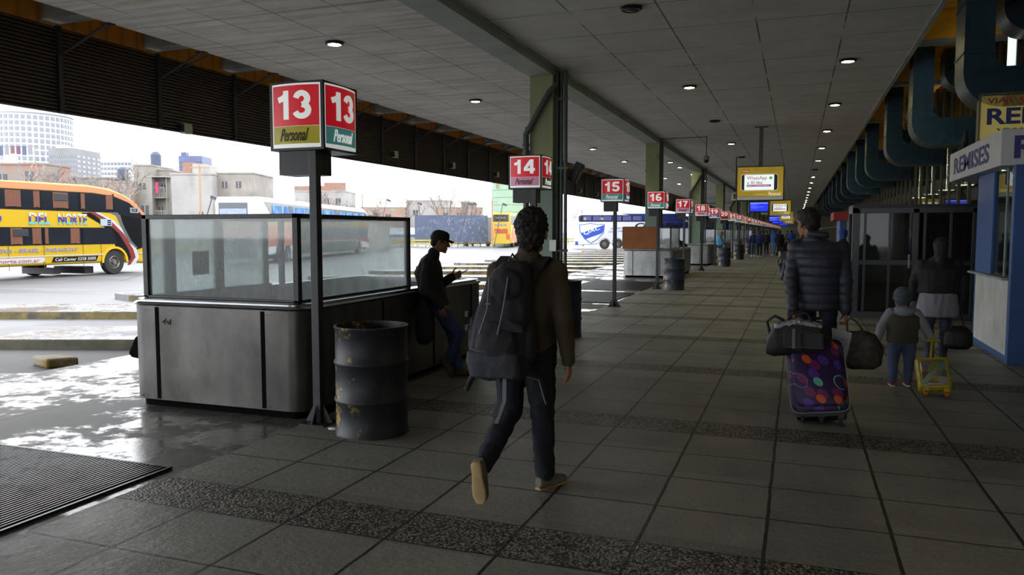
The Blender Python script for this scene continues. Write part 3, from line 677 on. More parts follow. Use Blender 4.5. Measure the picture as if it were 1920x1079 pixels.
m_duct = mat('duct_blue', '#35566a', .42, .35, var=.3, vs=1.6, dirt='#1f333a', ds=1.3, dt=(.5, .7), bump=.15, bs=6)
m_ductd = mat('duct_dark_blue', '#22404f', .5, .35, var=.3, vs=1.6, dirt='#182a2f', ds=1.3, dt=(.5, .7), bump=.15, bs=6)
m_seam = mat('duct_flange', '#666b69', .45, .7, var=.3, vs=5)
def duct(y, label, x=2.15, w=.66, zb=3.36, m=m_duct, grp='curved blue ducts', xt=.37, hh=.55, xe=3.5, R=.5):
    t = thing('air_duct', label, 'duct', (x, y, zb), group=grp)
    zt = 5.6-zb; secs = []
    outer = [(0, zt), (0, zt*.6), (0, R)]+[(R-R*math.cos(a), R-R*math.sin(a)) for a in [PI/2*k/7 for k in range(1, 8)]]+[(xe-x, 0)]
    inner = [(xt, zt), (xt, zt*.6), (xt, R+.25)]+[(xt+.02*k, hh+.12-.017*k) for k in range(1, 8)]+[(xe-x, hh)]
    rs = [[(o[0], 0, o[1]), (i[0], 0, i[1]), (i[0], w, i[1]), (o[0], w, o[1])] for o, i in zip(outer, inner)]
    MB().rings(rs).build('duct_body', m, t, smooth=25)
    sk = MB(); sk.rings([[(o[0]-.004, .0, o[1]-.004), (o[0]-.004, w, o[1]-.004), (o[0]+.004, w, o[1]+.0), (o[0]+.004, 0, o[1]+.0)] for o in outer])
    sk.build('outer_skin', m_seam, t, smooth=25)
    for z in (R+.25, R+.95): MB().box(-.015, xt+.015, -.015, w+.015, z, z+.03).build('flange', m, t)
    MB().box(.95, .98, -.012, w+.012, -.015, hh+.015).build('flange', m, t) if xe-x > 1 else None
    return t
DL = ['second nearest, its bend just above the kiosk roof', 'third, with a pigeon perched below its horizontal leg']
for k, y in enumerate(DY):
    duct(y, 'large blue curved air duct, %s along the hall front' % ORD[k] if k != 2 else 'large blue curved air duct whose horizontal leg ends above the perched pigeon', m=m_duct if k in (2, 6, 10, 13) else m_ductd)
for k, y in enumerate(IY):
    duct(y, 'upper inner air duct bending into the hall, %s from the viewer' % ORD[k], x=2.95, zb=4.72, m=m_ductd, grp='upper inner ducts', w=.6, xt=.35, hh=.42, xe=3.55, R=.4)

# dark glass vestibule
VX, VY = .98, 15.9
t = thing('door_vestibule', 'dark framed glass entrance vestibule of the hall behind the woman', 'vestibule', (VX, VY, 0))
b = MB()
for x0, x1 in ((0, .13), (1.02, 1.12), (1.98, 2.1)): b.box(x0, x1, 0, .1, 0, 2.04)
b.box(0, 2.55, 0, .12, 1.96, 2.06); b.box(.12, 2.55, .02, .08, 1.0, 1.09); b.box(.12, 2.55, .01, .08, 0, .12)
b.box(0, .1, 1.2, 1.3, 0, 2.04); b.box(0, .1, 0, 1.3, 1.96, 2.06); b.box(0.02, .08, .1, 1.2, 1.0, 1.06)
for x0 in (.2, .62, 1.2, 1.62): b.box(x0, x0+.045, .03, .075, .12, 1.96)
b.build('frame', m_alu, t, bevel=.004)
m_vgl = glass('vestibule_glass', tint=(.25, .27, .26), trans=.88, film=(.12, .12, .12), gloss=.015, rough=.03, dirt_scale=3, fres=.15)
for x0, x1 in ((.13, 1.02), (1.12, 1.98), (2.1, 2.55)):
    for z0, z1 in ((.12, 1.0), (1.09, 1.96)): MB().box(x0, x1, .04, .05, z0, z1).build('glass_pane', m_vgl, t)
MB().box(.04, .05, .1, 1.2, .06, 1.96).build('side_glass', m_vgl, t)
MB().box(0, 2.55, 0, 1.3, 2.06, 2.12).build('roof_sheet', m_black, t)
MB().box(.95, .98, -.05, 0, .95, 1.2).build('door_handle', m_steel2, t)

# remises kiosk
KX = 2.46
m_kb = mat('kiosk_blue', '#1c4b86', .45, var=.1, vs=3); m_kw = mat('kiosk_white', '#b9bab4', .6, var=.12, vs=3, dirt='#9a9a90', dt=(.5, .8)); m_kg = glass('kiosk_glass', tint=(.45, .62, .6), trans=.85, film=(.25, .33, .33), gloss=.1, rough=.02)
t = thing('taxi_kiosk', 'blue and white kiosk with a REMISES fascia at the right edge', 'kiosk', (KX, 10.85, 0))
L = 2.15
b = MB(); b.box(0, .08, 0, L, 0, .08); b.box(0, .08, L-.07, L, 0, 1.02); b.box(0, .1, L-1.0, L, 1.02, 2.42); b.box(-.02, .3, -.02, .1, 0, 2.42); b.box(0, 1.0, L-.05, L, 0, 2.42); b.box(0, 1.0, 0, .05, 0, 1.02); b.box(.7, 1.0, 0, .05, 1, 2.42)
b.build('blue_frame', m_kb, t, bevel=.006)
MB().box(.01, .06, .1, L-.07, .08, 1.02).build('white_panel', m_kw, t)
MB().box(-.09, .2, .1, L-.02, 1.02, 1.05).build('counter_ledge', m_steel2, t)
MB().box(.03, .038, .1, L-1.0, 1.05, 2.42).build('window_glass', m_kg, t)
MB().box(.02, .06, .52, .56, 1.05, 2.42).build('mullion', m_steel2, t)
MB().box(.3, .7, .02, .03, 1.05, 2.42).build('front_glass', m_kg, t)
MB().box(.35, .95, .3, L-.2, 1.0, 1.04).build('inner_desk', mat('desk_wood', '#7a6a4c', .6), t)
MB().box(.55, .6, .4, .8, 1.06, 1.5).build('inner_cabinet', mat('teal_cabinet', '#3f8f90', .5), t)
m_kfas = mat('fascia_white', '#c4c5c2', .5, var=.06, vs=3)
b = MB(); b.box(-.16, 1.1, .1, 3.45, 2.42, 2.86)
fz = b.build('fascia', m_kfas, t, bevel=.008)
text('REMISES', 'fascia_lettering', mat('letter_blue', '#2c3478', .5), fz, (-.163, 3.05, 2.51), -Y3, Z3, 2.35, .25, bold=.02, th=.004)
text('REMISES', 'fascia_lettering', _M['letter_blue'], fz, (-.02, .097, 2.5), X3, Z3, 1.5, .28, bold=.03, th=.004)
MB().lathe([(.07, 0), (.07, -.01)], (.1, .9, 2.42), 16).build('soffit_light', mat('soffit_glow', '#fff0c0', .4, emit=1.5), t)
# yellow sign on kiosk roof
t = thing('roof_sign', 'pale yellow sign standing on the kiosk roof with red, blue and green lettering', 'sign', (2.38, 12.6, 2.86))
MB().box(0, 1.6, 0, .12, .06, .66).build('panel', mat('sign_cream', '#c8b767', .5, var=.06, vs=3, emit=.05), t, bevel=.008)
MB().box(-.01, 1.61, -.01, .13, .66, .69).build('top_trim', m_mull, t)
MB().box(-.025, 0, -.01, .13, .03, .68).build('side_trim', m_mull, t)
text('VIAJE', 'red_word', mat('letter_red', '#b03222', .5), t, (.08, -.002, .52), X3, Z3, .33, .1, bold=.015)
text('SEGURO', 'red_word', _M['letter_red'], t, (.46, -.002, .52), X3, Z3, .5, .1, bold=.015)
text('REMISES', 'blue_lettering', _M['letter_blue'], t, (.08, -.002, .25), X3, Z3, 1.35, .23, bold=.03, th=.004)
text('VIAJES', 'green_lettering', mat('letter_green', '#5c6a2c', .5), t, (.2, -.002, .1), X3, Z3, .5, .1, bold=.02, th=.004)
# pigeon
t = thing('pigeon', 'black pigeon perched on the kiosk roof edge', 'bird', (2.38, 13.6, 2.86))
b = MB(); b.ell((0, 0, .13), (.05, .1, .06), Matrix.Rotation(-.9, 3, 'X')); b.cap((0, -.02, .2), .035, (0, -.03, .26), .024); b.ell((0, -.035, .275), (.024, .03, .024)); b.cap((0, -.06, .275), .008, (0, -.085, .268), .003); b.cap((0, .05, .07), .03, (0, .15, -.0), .012)
put('body', remesh(b, 'body', .008, 3), mat('bird_black', '#121214', .6), t)
for s in (-1, 1): MB().tube([(s*.018, 0, .09), (s*.02, -.01, .0)], .005, 6).build('leg', m_dark, t)
# second kiosk farther along
t = thing('taxi_kiosk', 'small distant kiosk with red roof band and blue post, left of the vestibule', 'kiosk', (1.1, 27, 0))
MB().box(0, 2.3, 0, 2.4, 1.98, 2.25).build('roof_band', mat('band_red', '#9c1f1a', .5), t, bevel=.01)
MB().box(.2, .38, .1, 2.3, 0, 1.98).build('blue_post', m_kb, t)
pn = MB().box(.38, 2.2, .12, 2.2, 0, 1.98).build('white_panel', mat('panel_dim', '#8f8f84', .6), t)
text('REMISES', 'vertical_lettering', m_ink, pn, (.62, .118, .75), Z3, -X3, .95, .19, bold=.02)

# ------------------------------------------------------------------ hanging adverts and monitors
m_adf = mat('advert_yellow', '#d2b02a', .4, var=.18, vs=1.5, emit=.07); m_grey = mat('advert_grey_edge', '#b4bcc0', .4, emit=.05)
m_scr = mat('advert_screen', '#e6f1ee', .3, emit=.25); m_mag = mat('advert_magenta', '#a8327e', .4, emit=.12); m_ph = mat('phone_dark', '#27303c', .4)
m_or = mat('advert_orange', '#c46a18', .4, emit=.1); m_wapp = mat('advert_green', '#3f9a4c', .4, emit=.12); m_adw = mat('advert_white', '#f0ead0', .4, emit=.15)
def advert(x, y, z, label, w=1.45, h=1.1, detail=True):
    t = thing('hanging_advert', label, 'advert', (x, y, z), group='yellow hanging adverts')
    MB().box(0, w, 0, .3, 0, h).build('case', m_black, t, bevel=.01)
    MB().box(.03, w-.03, -.012, 0, .03, .12).build('lower_edge', m_grey, t)
    f = MB().box(.03, w-.03, -.01, 0, .13, h-.03).build('face', m_adf, t)
    pts = lambda x0, x1, z0, z1, r, yy: [(a, yy, c) for a, c, _ in rrect(x0, x1, z0, z1, r, 0, 5)]
    MB().prism(pts(w*.1, w*.87, h*.29, h*.77, .08, -.016)[::-1], (0, .005, 0)).build('phone_outline', m_adw, f)
    MB().prism(pts(w*.108, w*.862, h*.3, h*.76, .075, -.02)[::-1], (0, .004, 0)).build('phone', m_ph, f)
    MB().box(w*.17, w*.79, -.024, -.02, h*.31, h*.75).build('phone_screen', m_scr, f)
    text('WhatsApp', 'lettering', m_mag, f, (w*.22, -.026, h*.58), X3, Z3, w*.42, h*.13, bold=.005, th=.002)
    text('x 30 días', 'lettering', m_mag, f, (w*.22, -.026, h*.485), X3, Z3, w*.33, h*.085, bold=.015, th=.002)
    MB().box(w*.22, w*.73, -.027, -.024, h*.405, h*.465).build('magenta_bar', m_mag, f)
    if detail:
        text('HABLÁ Y CHATEÁ SIN CRÉDITO', 'lettering', m_scr, f, (w*.235, -.029, h*.42), X3, Z3, w*.46, h*.03, bold=.01, th=.002)
        text('Personal', 'brand_word', m_adw, f, (w*.67, -.013, h*.15), X3, Z3+X3*.0, w*.27, h*.1, bold=.01, th=.003, shear=.3)
        text('Prepago', 'brand_word', m_adw, f, (w*.12, -.016, h*.84), X3, Z3, w*.14, h*.035, bold=.015, th=.002)
        MB().box(w*.105, w*.28, -.0125, -.01, h*.82, h*.9).build('tag_patch', m_or, f)
        b = MB(); b.lathe([(h*.042, 0), (h*.042, .003)], (0, 0, 0), 18, axis='y'); o = b.build('green_badge', m_wapp, f); o.location = (w*.72, -.027, h*.65)
        b = MB(); b.tube([(-.015, 0, .012), (-.008, 0, -.006), (.012, 0, -.014)], .006, 6); o = b.build('handset_mark', m_scr, f); o.location = (w*.72, -.031, h*.65)
        text('personal.com.ar', 'lettering', m_adw, f, (w*.42, -.013, h*.17), X3, Z3, w*.22, h*.03, th=.002)
    for s in (0,): MB().box(w*.5-.06, w*.5+.06, .1, .2, h, 4.95-z).build('hanger_post', m_pipe, t)
    MB().box(w*.5-.2, w*.5+.2, .05, .25, 4.95-z-.02, 4.955-z).build('ceiling_plate', m_pipe, t)
advert(-1.86, 26, 2.6, 'large yellow hanging advert with a phone, nearest to the viewer')
advert(-1.86, 58, 2.72, 'second yellow hanging advert, right of the blue monitor')
advert(-1.86, 90, 2.72, 'third yellow hanging advert, small and partly hidden', detail=False)
advert(-1.86, 122, 2.72, 'farthest yellow hanging advert, tiny above the crowd', detail=False)
m_blue = mat('screen_blue', '#1a2fd0', .3, emit=.35); m_lb = mat('screen_text', '#9aa6ff', .3, emit=.3)
for k, (x, y, z, w, h) in enumerate([(-3.18, 57, 2.98, 1.32, .74), (-3.0, 92, 2.72, 1.5, .6), (-3.4, 118, 2.72, 1.5, .7), (-3.0, 150, 2.72, 1.5, .7)]):
    t = thing('timetable_monitor', 'blue timetable monitor hanging from the ceiling, %s to the viewer' % ORD[k], 'monitor', (x, y, z), group='blue timetable monitors')
    MB().box(0, w, 0, .25, 0, h).build('case', m_dark, t, bevel=.01)
    MB().box(.06, w-.06, -.006, 0, .06, h-.06).build('screen', m_blue, t)
    MB().box(.06, w-.06, -.009, -.006, h-.14, h-.09).build('header_line', m_lb, t)
    b = MB()
    for i in range(4): b.box(.1, .1+w*random.uniform(.2, .7), -.009, -.006, h-.2-.09*i, h-.185-.09*i)
    b.build('text_rows', m_lb, t)
    MB().box(w/2-.03, w/2+.03, .1, .16, h, 4.955-z).build('hanger', m_pipe, t)
# ------------------------------------------------------------------ buses
# bus frame: X from the tail (0) to the nose (L), Y=0 the visible side and +Y away from it, Z up from the road
m_bglassd = mat('bus_window_dark', '#1c2026', .12, spec=.6); m_tyre = mat('tyre', '#1d1d1f', .8); m_hub = mat('wheel_hub', '#7b7873', .35, .7)
def wheel(parent, x, y, z, r, name='wheel'):
    w = MB().lathe([(r*.55, -.14), (r*.93, -.14), (r, -.1), (r, .1), (r*.93, .14), (r*.55, .14)], (x, y, z), 30, axis='y', caps=False)
    w = w.build(name, m_tyre, parent, smooth=40)
    MB().lathe([(r*.56, .24), (r*.56, 0), (r*.5, -.02), (r*.42, .05), (r*.2, .05), (r*.17, -.03), (.01, -.04)], (x, y-.12, z), 24, axis='y').build('hub', m_hub, w, smooth=30)
    b = MB()
    for k in range(8): b.lathe([(r*.055, 0), (r*.055, -.02)], (x+r*.36*math.cos(k*PI/4), y-.12+.03, z+r*.36*math.sin(k*PI/4)), 8, axis='y')
    b.build('hub_holes', m_tyre, w)
    return w
def bus_body(parent, L, Wd, H, z0, wheels, r, m, nose, tail, name='body'):
    """side outline with wheel arches, extruded across and rounded"""
    pts = [(0+tail[0][0], tail[0][1])]+list(tail[1:])+[(x, z) for x, z in nose]
    out = []
    for x, z in pts: out.append((x, 0, z))
    # bottom edge from nose back to tail with arches
    for wx in sorted(wheels, reverse=True):
        for k in range(0, 9):
            a = PI*k/8; out.append((wx+(r+.07)*math.cos(a), 0, max(z0, r+(r+.07)*math.sin(a))))
    return MB().prism(out, (0, Wd, 0)).build(name, m, parent, smooth=30, bevel=.09, seg=3)
def side(parent, name, pts, m, y=-.012, th=.012, sm=None):
    """a panel on the visible side, pts = [(x, z)...]"""
    return MB().prism([(x, y, z) for x, z in pts], (0, th, 0)).build(name, m, parent)
def curtain(parent, x0, x1, z0, z1, m, y=-.022, lean=0):
    n = max(4, int((x1-x0)/.05)); rs = []
    for i in range(n+1):
        x = x0+(x1-x0)*i/n; d = .007*(i % 2); k = .06*math.sin(PI*i/n)
        rs.append([(x+lean, y-d, z0+k*.3), (x, y-d, z1), (x, y+.008, z1), (x+lean, y+.008, z0+k*.3)])
    return MB().rings(rs).build('curtain', m, parent)

# --- orange and yellow double decker on the left
ma = mat('bus_orange', '#b87650', .3); mby = mat('bus_yellow', '#ad8f16', .3); mbo = mat('bus_orange_side', '#b8561b', .3)
m_cur = mat('curtain_orange', '#5e3826', .8, var=.2, vs=20); m_maroon = mat('bus_maroon', '#6e2a26', .3); m_bw = mat('bus_white', '#a9a9aa', .3); m_bgrey = mat('bus_grey', '#4c4f55', .3); m_blk = mat('bus_black', '#101114', .2)
BY0 = 13.6      # world y of the tail
t = thing('double_decker_bus', 'orange and yellow double-decker coach with orange curtains, parked on the left', 'bus', (-26.5, BY0, -.15), PI/2)
def Lx(yw): return yw*1.0-BY0
Lb = 26.62-BY0
H1 = 3.62
top = [(Lb-3.4, H1), (Lb-2.3, H1-.1), (Lb-1.5, H1-.35), (Lb-.95, H1-.68), (Lb-.55, H1-1.1), (Lb-.38, H1-1.35), (Lb-.25, 1.9), (Lb-.02, 1.0), (Lb, .75), (Lb-.05, .36)]
bus_body(t, Lb, 2.5, H1, .33, [24.42-BY0, 17.2-BY0], .5, mby, top, [(0, .33), (0, 3.2), (.25, H1-.05)])
RF = [(0, 3.33)]+[(x, z) for x, z in [(Lb-3.2, 3.33), (Lb-2.2, 3.24), (Lb-1.4, 2.98), (Lb-.85, 2.6), (Lb-.52, 2.24), (Lb-.42, 2.26), (Lb-.66, 2.62), (Lb-1.1, 2.98), (Lb-1.75, 3.3), (Lb-2.5, 3.47), (Lb-3.4, 3.55), (0, 3.56)]]
side(t, 'roof_edge', RF, ma, -.015)
up = side(t, 'upper_window_band', [(0, 2.62), (Lb-2.6, 2.55), (Lb-.54, 2.3), (Lb-.85, 2.6), (Lb-1.4, 2.98), (Lb-2.2, 3.22), (Lb-3.2, 3.31), (0, 3.31)], m_bglassd, -.014)
side(t, 'orange_side', [(0, 1.95), (3.9, 1.95), (5.6, 2.6), (0, 2.6)], mbo, -.01)
lo = side(t, 'lower_window_band', [(0, 1.26), (Lb-2.05, 1.26), (Lb-2.35, 1.93), (0, 1.93)], m_bglassd, -.013)
# black nose with grey, maroon and white swooshes
side(t, 'nose_black', [(Lb-1.9, 2.55), (Lb-.5, 2.42), (Lb-.3, 2.25), (Lb-.2, 1.9), (Lb-.12, 1.2), (Lb-1.1, 1.0), (Lb-1.35, 1.3), (Lb-1.65, 1.85)], m_blk, -.011)
side(t, 'shoulder_black', [(Lb-3.75, 2.52), (Lb-3.3, 2.52), (Lb-1.83, 1.66), (Lb-1.4, .97), (Lb-1.3, .6), (Lb-1.45, .5), (Lb-1.9, .95), (Lb-2.1, 1.05), (Lb-2.45, 1.82), (Lb-2.9, 2.1)], m_blk, -.0105)
def band(pts_a, pts_b): return pts_a+pts_b[::-1]
side(t, 'maroon_swoosh', band([(Lb-3.4, 2.54), (Lb-2.6, 2.2), (Lb-1.95, 1.66), (Lb-1.5, 1.0), (Lb-1.38, .68), (Lb-1.6, .36)], [(Lb-3.1, 2.54), (Lb-2.35, 2.2), (Lb-1.7, 1.66), (Lb-1.25, 1.0), (Lb-1.15, .68), (Lb-1.45, .36)]), m_maroon, -.02)
side(t, 'white_swoosh', band([(Lb-3.1, 2.54), (Lb-2.35, 2.2), (Lb-1.7, 1.66), (Lb-1.25, 1.0), (Lb-1.15, .68), (Lb-1.45, .36)], [(Lb-2.92, 2.54), (Lb-2.15, 2.2), (Lb-1.6, 1.72), (Lb-1.1, 1.05), (Lb-.95, .68), (Lb-1.2, .36)]), m_bw, -.021)
side(t, 'yellow_flash', [(Lb-2.92, 2.55), (Lb-2.3, 2.52), (Lb-2.05, 2.4), (Lb-1.82, 1.95), (Lb-2.15, 2.2)], mby, -.019)
side(t, 'grey_swoosh', band([(Lb-2.5, 2.56), (Lb-2.1, 2.42), (Lb-1.82, 1.9), (Lb-1.5, 1.35), (Lb-1.1, 1.05)], [(Lb-2.0, 2.56), (Lb-1.9, 2.42), (Lb-1.66, 1.9), (Lb-1.36, 1.4), (Lb-1.02, 1.08)]), m_bgrey, -.022)
side(t, 'wheel_arch', [((24.42-BY0)+.66*math.cos(PI*k/12), .5+.66*math.sin(PI*k/12)) for k in range(13)]+[((24.42-BY0)+.57*math.cos(PI*k/12), .5+.57*math.sin(PI*k/12)) for k in range(12, -1, -1)], mat('bus_arch', '#c39b1e', .3), -.03, .03)
side(t, 'white_line', [(0, .83), (Lb-2.7, .83), (Lb-2.7, .87), (0, .87)], m_bw, -.014); side(t, 'white_line', [(Lb-1.0, .83), (Lb-.55, .83), (Lb-.55, .87), (Lb-1.0, .87)], m_bw, -.023)
for x in [17.1, 19.2, 21.16, 22.83, 24.42]:
    side(t, 'pillar', [(x-BY0-.04, 2.62), (x-BY0+.02, 2.62), (x-BY0+.02, 3.31), (x-BY0-.04, 3.31)], m_blk, -.03)
for x in [17.0, 19.2, 21.22, 22.9]:
    side(t, 'pillar', [(x-BY0-.04, 1.28), (x-BY0+.02, 1.28), (x-BY0+.02, 1.92), (x-BY0-.04, 1.92)], m_blk, -.03)
for a, b in [(15.3, 15.8), (16.5, 16.9), (19.75, 20.35), (20.85, 21.1), (21.65, 22.3), (22.87, 23.05), (24.05, 24.4)]: curtain(up, a-BY0, b-BY0, 2.66, 3.27, m_cur, -.026)
for a, b in [(19.9, 20.35), (20.75, 21.1), (21.26, 21.4), (22.35, 22.75), (17.2, 17.6)]: curtain(lo, a-BY0, b-BY0, 1.3, 1.9, m_cur, -.026)
m_ves = mat('vent_frame', '#24262a', .4)
for x, z, p in ((21.9, 3.08, up), (20.2, 1.72, lo)):
    MB().box(x-BY0-.2, x-BY0+.38, -.05, -.03, z-.13, z+.14).build('vent_window', m_ves, p, bevel=.008)
m_dl = mat('bus_seam', '#5b4a10', .6)
for x in [16.2, 19.8, 21.2, 22.9, 23.75]: side(t, 'door_seam', [(x-BY0, .36), (x-BY0+.015, .36), (x-BY0+.015, 1.25), (x-BY0, 1.25)], m_dl, -.012)
m_band = bands_mat('letter_bands', [(-9, '#3f9fb5'), (2.13, '#2a2a8c'), (2.33, '#a9a9aa')])
text('CRUCERO', 'side_lettering', m_band, t, (17.0-BY0-.4, -.016, 2.03), X3, Z3, 19.15-17.0+.85, .44, bold=.02, th=.006)
text('DEL', 'side_lettering', m_band, t, (20.65-BY0, -.016, 2.03), X3, Z3, .86, .44, bold=.02, th=.006)
text('NORTE', 'side_lettering', m_band, t, (21.85-BY0, -.016, 2.03), X3, Z3, 1.28, .44, bold=.02, th=.006)
m_lav = mat('letter_lavender', '#6f77a8', .4); m_pk = mat('letter_maroon', '#8c2d3a', .4)
text('ARGENTINA - BRASIL - PARAGUAY', 'side_lettering', m_lav, t, (18.4-BY0, -.016, 1.0), X3, Z3, 22.9-18.4-.2, .15, bold=.01, shear=.25, th=.005)
u1 = side(t, 'url_plate', [(17.2-BY0, .6), (21.1-BY0, .6), (21.22-BY0, .66), (21.22-BY0, .8), (17.2-BY0, .8)], m_bw, -.016)
text('www.crucerodelnorte.com.ar', 'lettering', m_pk, u1, (17.4-BY0, -.019, .63), X3, Z3, 3.6, .13, shear=.2, th=.004)
u2 = side(t, 'phone_plate', [(21.5-BY0, .6), (23.5-BY0, .6), (23.6-BY0, .8), (21.6-BY0, .8)], m_blk, -.016)
text('Call Center 5258 5000', 'lettering', m_bw, u2, (21.65-BY0, -.019, .64), X3, Z3, 1.82, .12, shear=.2, bold=.01, th=.004)
text('2011', 'lettering', m_bw, t, (Lb-.42, -.024, .55), X3, Z3, .34, .14, th=.005)
b3 = MB().box(Lb-1.35, Lb-.9, -.024, -.014, 2.56, 2.78).build('route_board', mat('board_grey', '#777b7f', .5), up); text('03', 'lettering', m_blk, b3, (Lb-1.28, -.027, 2.6), X3, Z3, .3, .14, bold=.02, th=.003)
d = MB().box(23.75-BY0, 24.3-BY0, -.03, -.018, 2.0, 2.28).build('notice_stickers', mat('sticker_pale', '#8b9aa8', .5), t)
for k in range(3): MB().box(24.08-BY0, 24.26-BY0, -.033, -.03, 2.03+.08*k, 2.08+.08*k).build('sticker', m_blk, d)
wheel(t, 24.42-BY0, .16, .5, .5); wheel(t, 17.2-BY0, .16, .5, .5); wheel(t, 22.55-BY0, 2.25, .48, .48)
MB().box(23.3-BY0, 23.7-BY0, .4, 2.1, .08, .36).build('underframe', m_dark, t); MB().box(21.9-BY0, 22.2-BY0, .4, 2.1, .12, .36).build('underframe', m_dark, t)
MB().box(Lb-.5, Lb-.02, .02, 2.45, 1.9, 2.0).build('nose_strip', m_bgrey, t)

# --- white double decker with blue curtains, tail towards the viewer
h2 = PI/2+math.radians(16.8)
t = thing('double_decker_bus', 'white-topped coach with blue curtains and colourful sides, seen behind the booth glass', 'bus', (-26.75, 33.85, -.15), h2)
L2 = 24.2; H2 = 3.62
m_w2 = mat('coach_white', '#c4c4c6', .35); m_bcur = mat('curtain_blue', '#2f5f9e', .7, var=.45, vs=9, dirt='#78a9c8', ds=6, dt=(.5, .7), stretch=(1, 1, .2)); m_y2 = mat('coach_mustard', '#8f7a3a', .4, var=.3, vs=1.3, dirt='#9a4a28', ds=.9, dt=(.5, .6))
m_gr2 = mat('coach_grey', '#4a4f58', .4); m_o2 = mat('coach_orange', '#9c4326', .4, var=.2, vs=2); m_und = mat('coach_under', '#2f343b', .5, var=.3, vs=3)
bus_body(t, L2, 2.3, H2, .32, [L2-3.2, 4.6, 3.2], .5, m_w2, [(L2-1.8, H2), (L2-.7, H2-.25), (L2-.15, H2-1.0), (L2, 1.6), (L2, .34)], [(0, .32), (0, 3.35), (.25, H2)])
wb = side(t, 'window_band', [(2.1, 2.6), (L2-.35, 2.6), (L2-.75, 3.15), (L2-1.2, 3.32), (.9, 3.38)], m_blk, -.012)
n2 = 11
for k in range(n2):
    a = 2.0+(L2-3.4)*k/n2; curtain(wb, a+.1, a+(L2-3.4)/n2-.2, 2.68, 3.22, m_bcur, -.024)
for k in (1, 6): MB().box(2.9+(L2-3.4)*k/n2, 3.5+(L2-3.4)*k/n2, -.04, -.03, 2.95, 3.25).build('vent_window', m_ves, wb)
side(t, 'mustard_band', [(0, 2.05), (L2-.1, 2.05), (L2-.25, 2.55), (0, 2.55)], m_y2, -.011)
side(t, 'art_panel', [(0, .95), (5.5, .95), (5.2, 2.04), (0, 2.04)], m_o2, -.011)
side(t, 'lower_windows', [(5.4, 1.25), (L2-.5, 1.25), (L2-.3, 2.04), (5.0, 2.04)], m_gr2, -.012)
side(t, 'orange_stripe', [(5.4, 1.1), (L2-4, 1.16), (L2-.2, .85), (L2-.02, 1.2), (L2-3, 1.24), (5.4, 1.24)], m_o2, -.013)
side(t, 'dark_skirt', [(5.4, .36), (L2-4.0, .36), (L2-4.0, 1.1), (5.4, 1.08)], m_und, -.012)
text('PUERTO TIROL', 'side_lettering', mat('letter_steel', '#6c7a92', .4), t, (7.2, -.018, 2.12), X3, Z3, 12.4, .36, bold=.02, shear=.2, th=.006)
pb = MB()
for k in range(5): pb.box(12.5+.25*k, L2-5-.2*k, -.016, -.012, 1.0-.1*k, 1.012-.1*k)
for k in range(4): pb.box(11.2+.3*k, 11.23+.3*k, -.016, -.012, .5, 1.0)
for k, z in enumerate([1.0, .8, .9]): pb.box(9.5+.5*k, 9.8+.5*k, -.016, -.012, z-.03, z)
pb.build('line_pattern', m_bw, t)
for x in (3.2, 4.6, L2-3.2): wheel(t, x, .16, .5, .5)
# tail face (X = 0)
def tail(p, name, y0, y1, z0, z1, m, x=-.012, th=.012, bev=.0): return MB().box(x, x+th, y0, y1, z0, z1).build(name, m, p, bevel=bev)
rw = tail(t, 'rear_window', .52, 2.1, 2.55, 3.3, m_gr2, bev=.004); tail(rw, 'rear_curtain', .58, 2.04, 2.57, 2.98, mat('curtain_pale', '#7f8fbf', .7, var=.25, vs=10), x=-.018)
tail(t, 'rear_mustard', .05, 2.25, 1.9, 2.5, m_y2); tail(t, 'rear_orange', .05, 2.25, 1.45, 1.9, m_o2)
eg = tail(t, 'engine_grille', .1, 2.2, .62, 1.5, mat('grille_grey', '#565651', .6, var=.4, vs=4)); tail(t, 'rear_bumper', .06, 2.24, .36, .62, m_und)
for y in (.12, 2.05): tail(t, 'tail_lamp', y, y+.12, .95, 1.25, mat('tail_red', '#8c1d1d', .3), x=-.02)
b = MB()
for k in range(6): b.boxm(.012, .02, .36, Matrix.Translation((-.016, .5+.25*k, .75)) @ Matrix.Rotation(.6, 4, 'X'))
b.build('slash_pattern', m_bw, eg)

# --- yellow double decker far away, tail visible
t = thing('double_decker_bus', 'distant yellow double-decker coach seen from behind, next to the green tower', 'bus', (-29.2, 79.0, -.15), PI/2+math.radians(13))
L3 = 12; my3 = mat('coach_yellow', '#a38a1e', .35); mo3 = mat('coach_flame', '#a9481c', .35, var=.25, vs=1.2, dirt='#b08c1e', ds=1, dt=(.5, .55))
bus_body(t, L3, 2.1, 3.85, .42, [L3-2.6, 3.0], .5, my3, [(L3-1.0, 3.85), (L3-.2, 3.0), (L3, .5)], [(0, .42), (0, 3.6), (.2, 3.85)])
tail(t, 'rear_window', .2, 1.9, 2.85, 3.62, m_blk); r3 = tail(t, 'rear_grille', .3, 1.8, 1.55, 2.1, mo3)
for z in (1.62, 1.78, 1.94): tail(r3, 'slat', .35, 1.75, z, z+.04, m_maroon, x=-.03)
text('NORTE', 'lettering', mat('letter_sky', '#3c5f9e', .4), t, (-.014, 1.75, 2.35), -Y3, Z3, 1.4, .22, shear=.3, bold=.01)
text('Call Center', 'lettering', my3, t, (-.015, 1.6, 3.2), -Y3, Z3, 1.1, .16)
for y in (.08, 1.62): tail(t, 'tail_lamp_panel', y, y+.4, .9, 1.5, mo3, x=-.02)
tail(t, 'bumper', .06, 2.04, .45, .85, my3, x=-.05, th=.05)
side(t, 'side_glass', [(.6, 2.5), (L3-.8, 2.5), (L3-1.2, 3.5), (.4, 3.5)], m_gr2); side(t, 'flame_panel', [(0, .5), (L3-3, .5), (L3-5, 2.3), (2, 2.2), (1, 1.6)], mo3)
for x in (3.0, L3-2.6): wheel(t, x, .16, .5, .5)

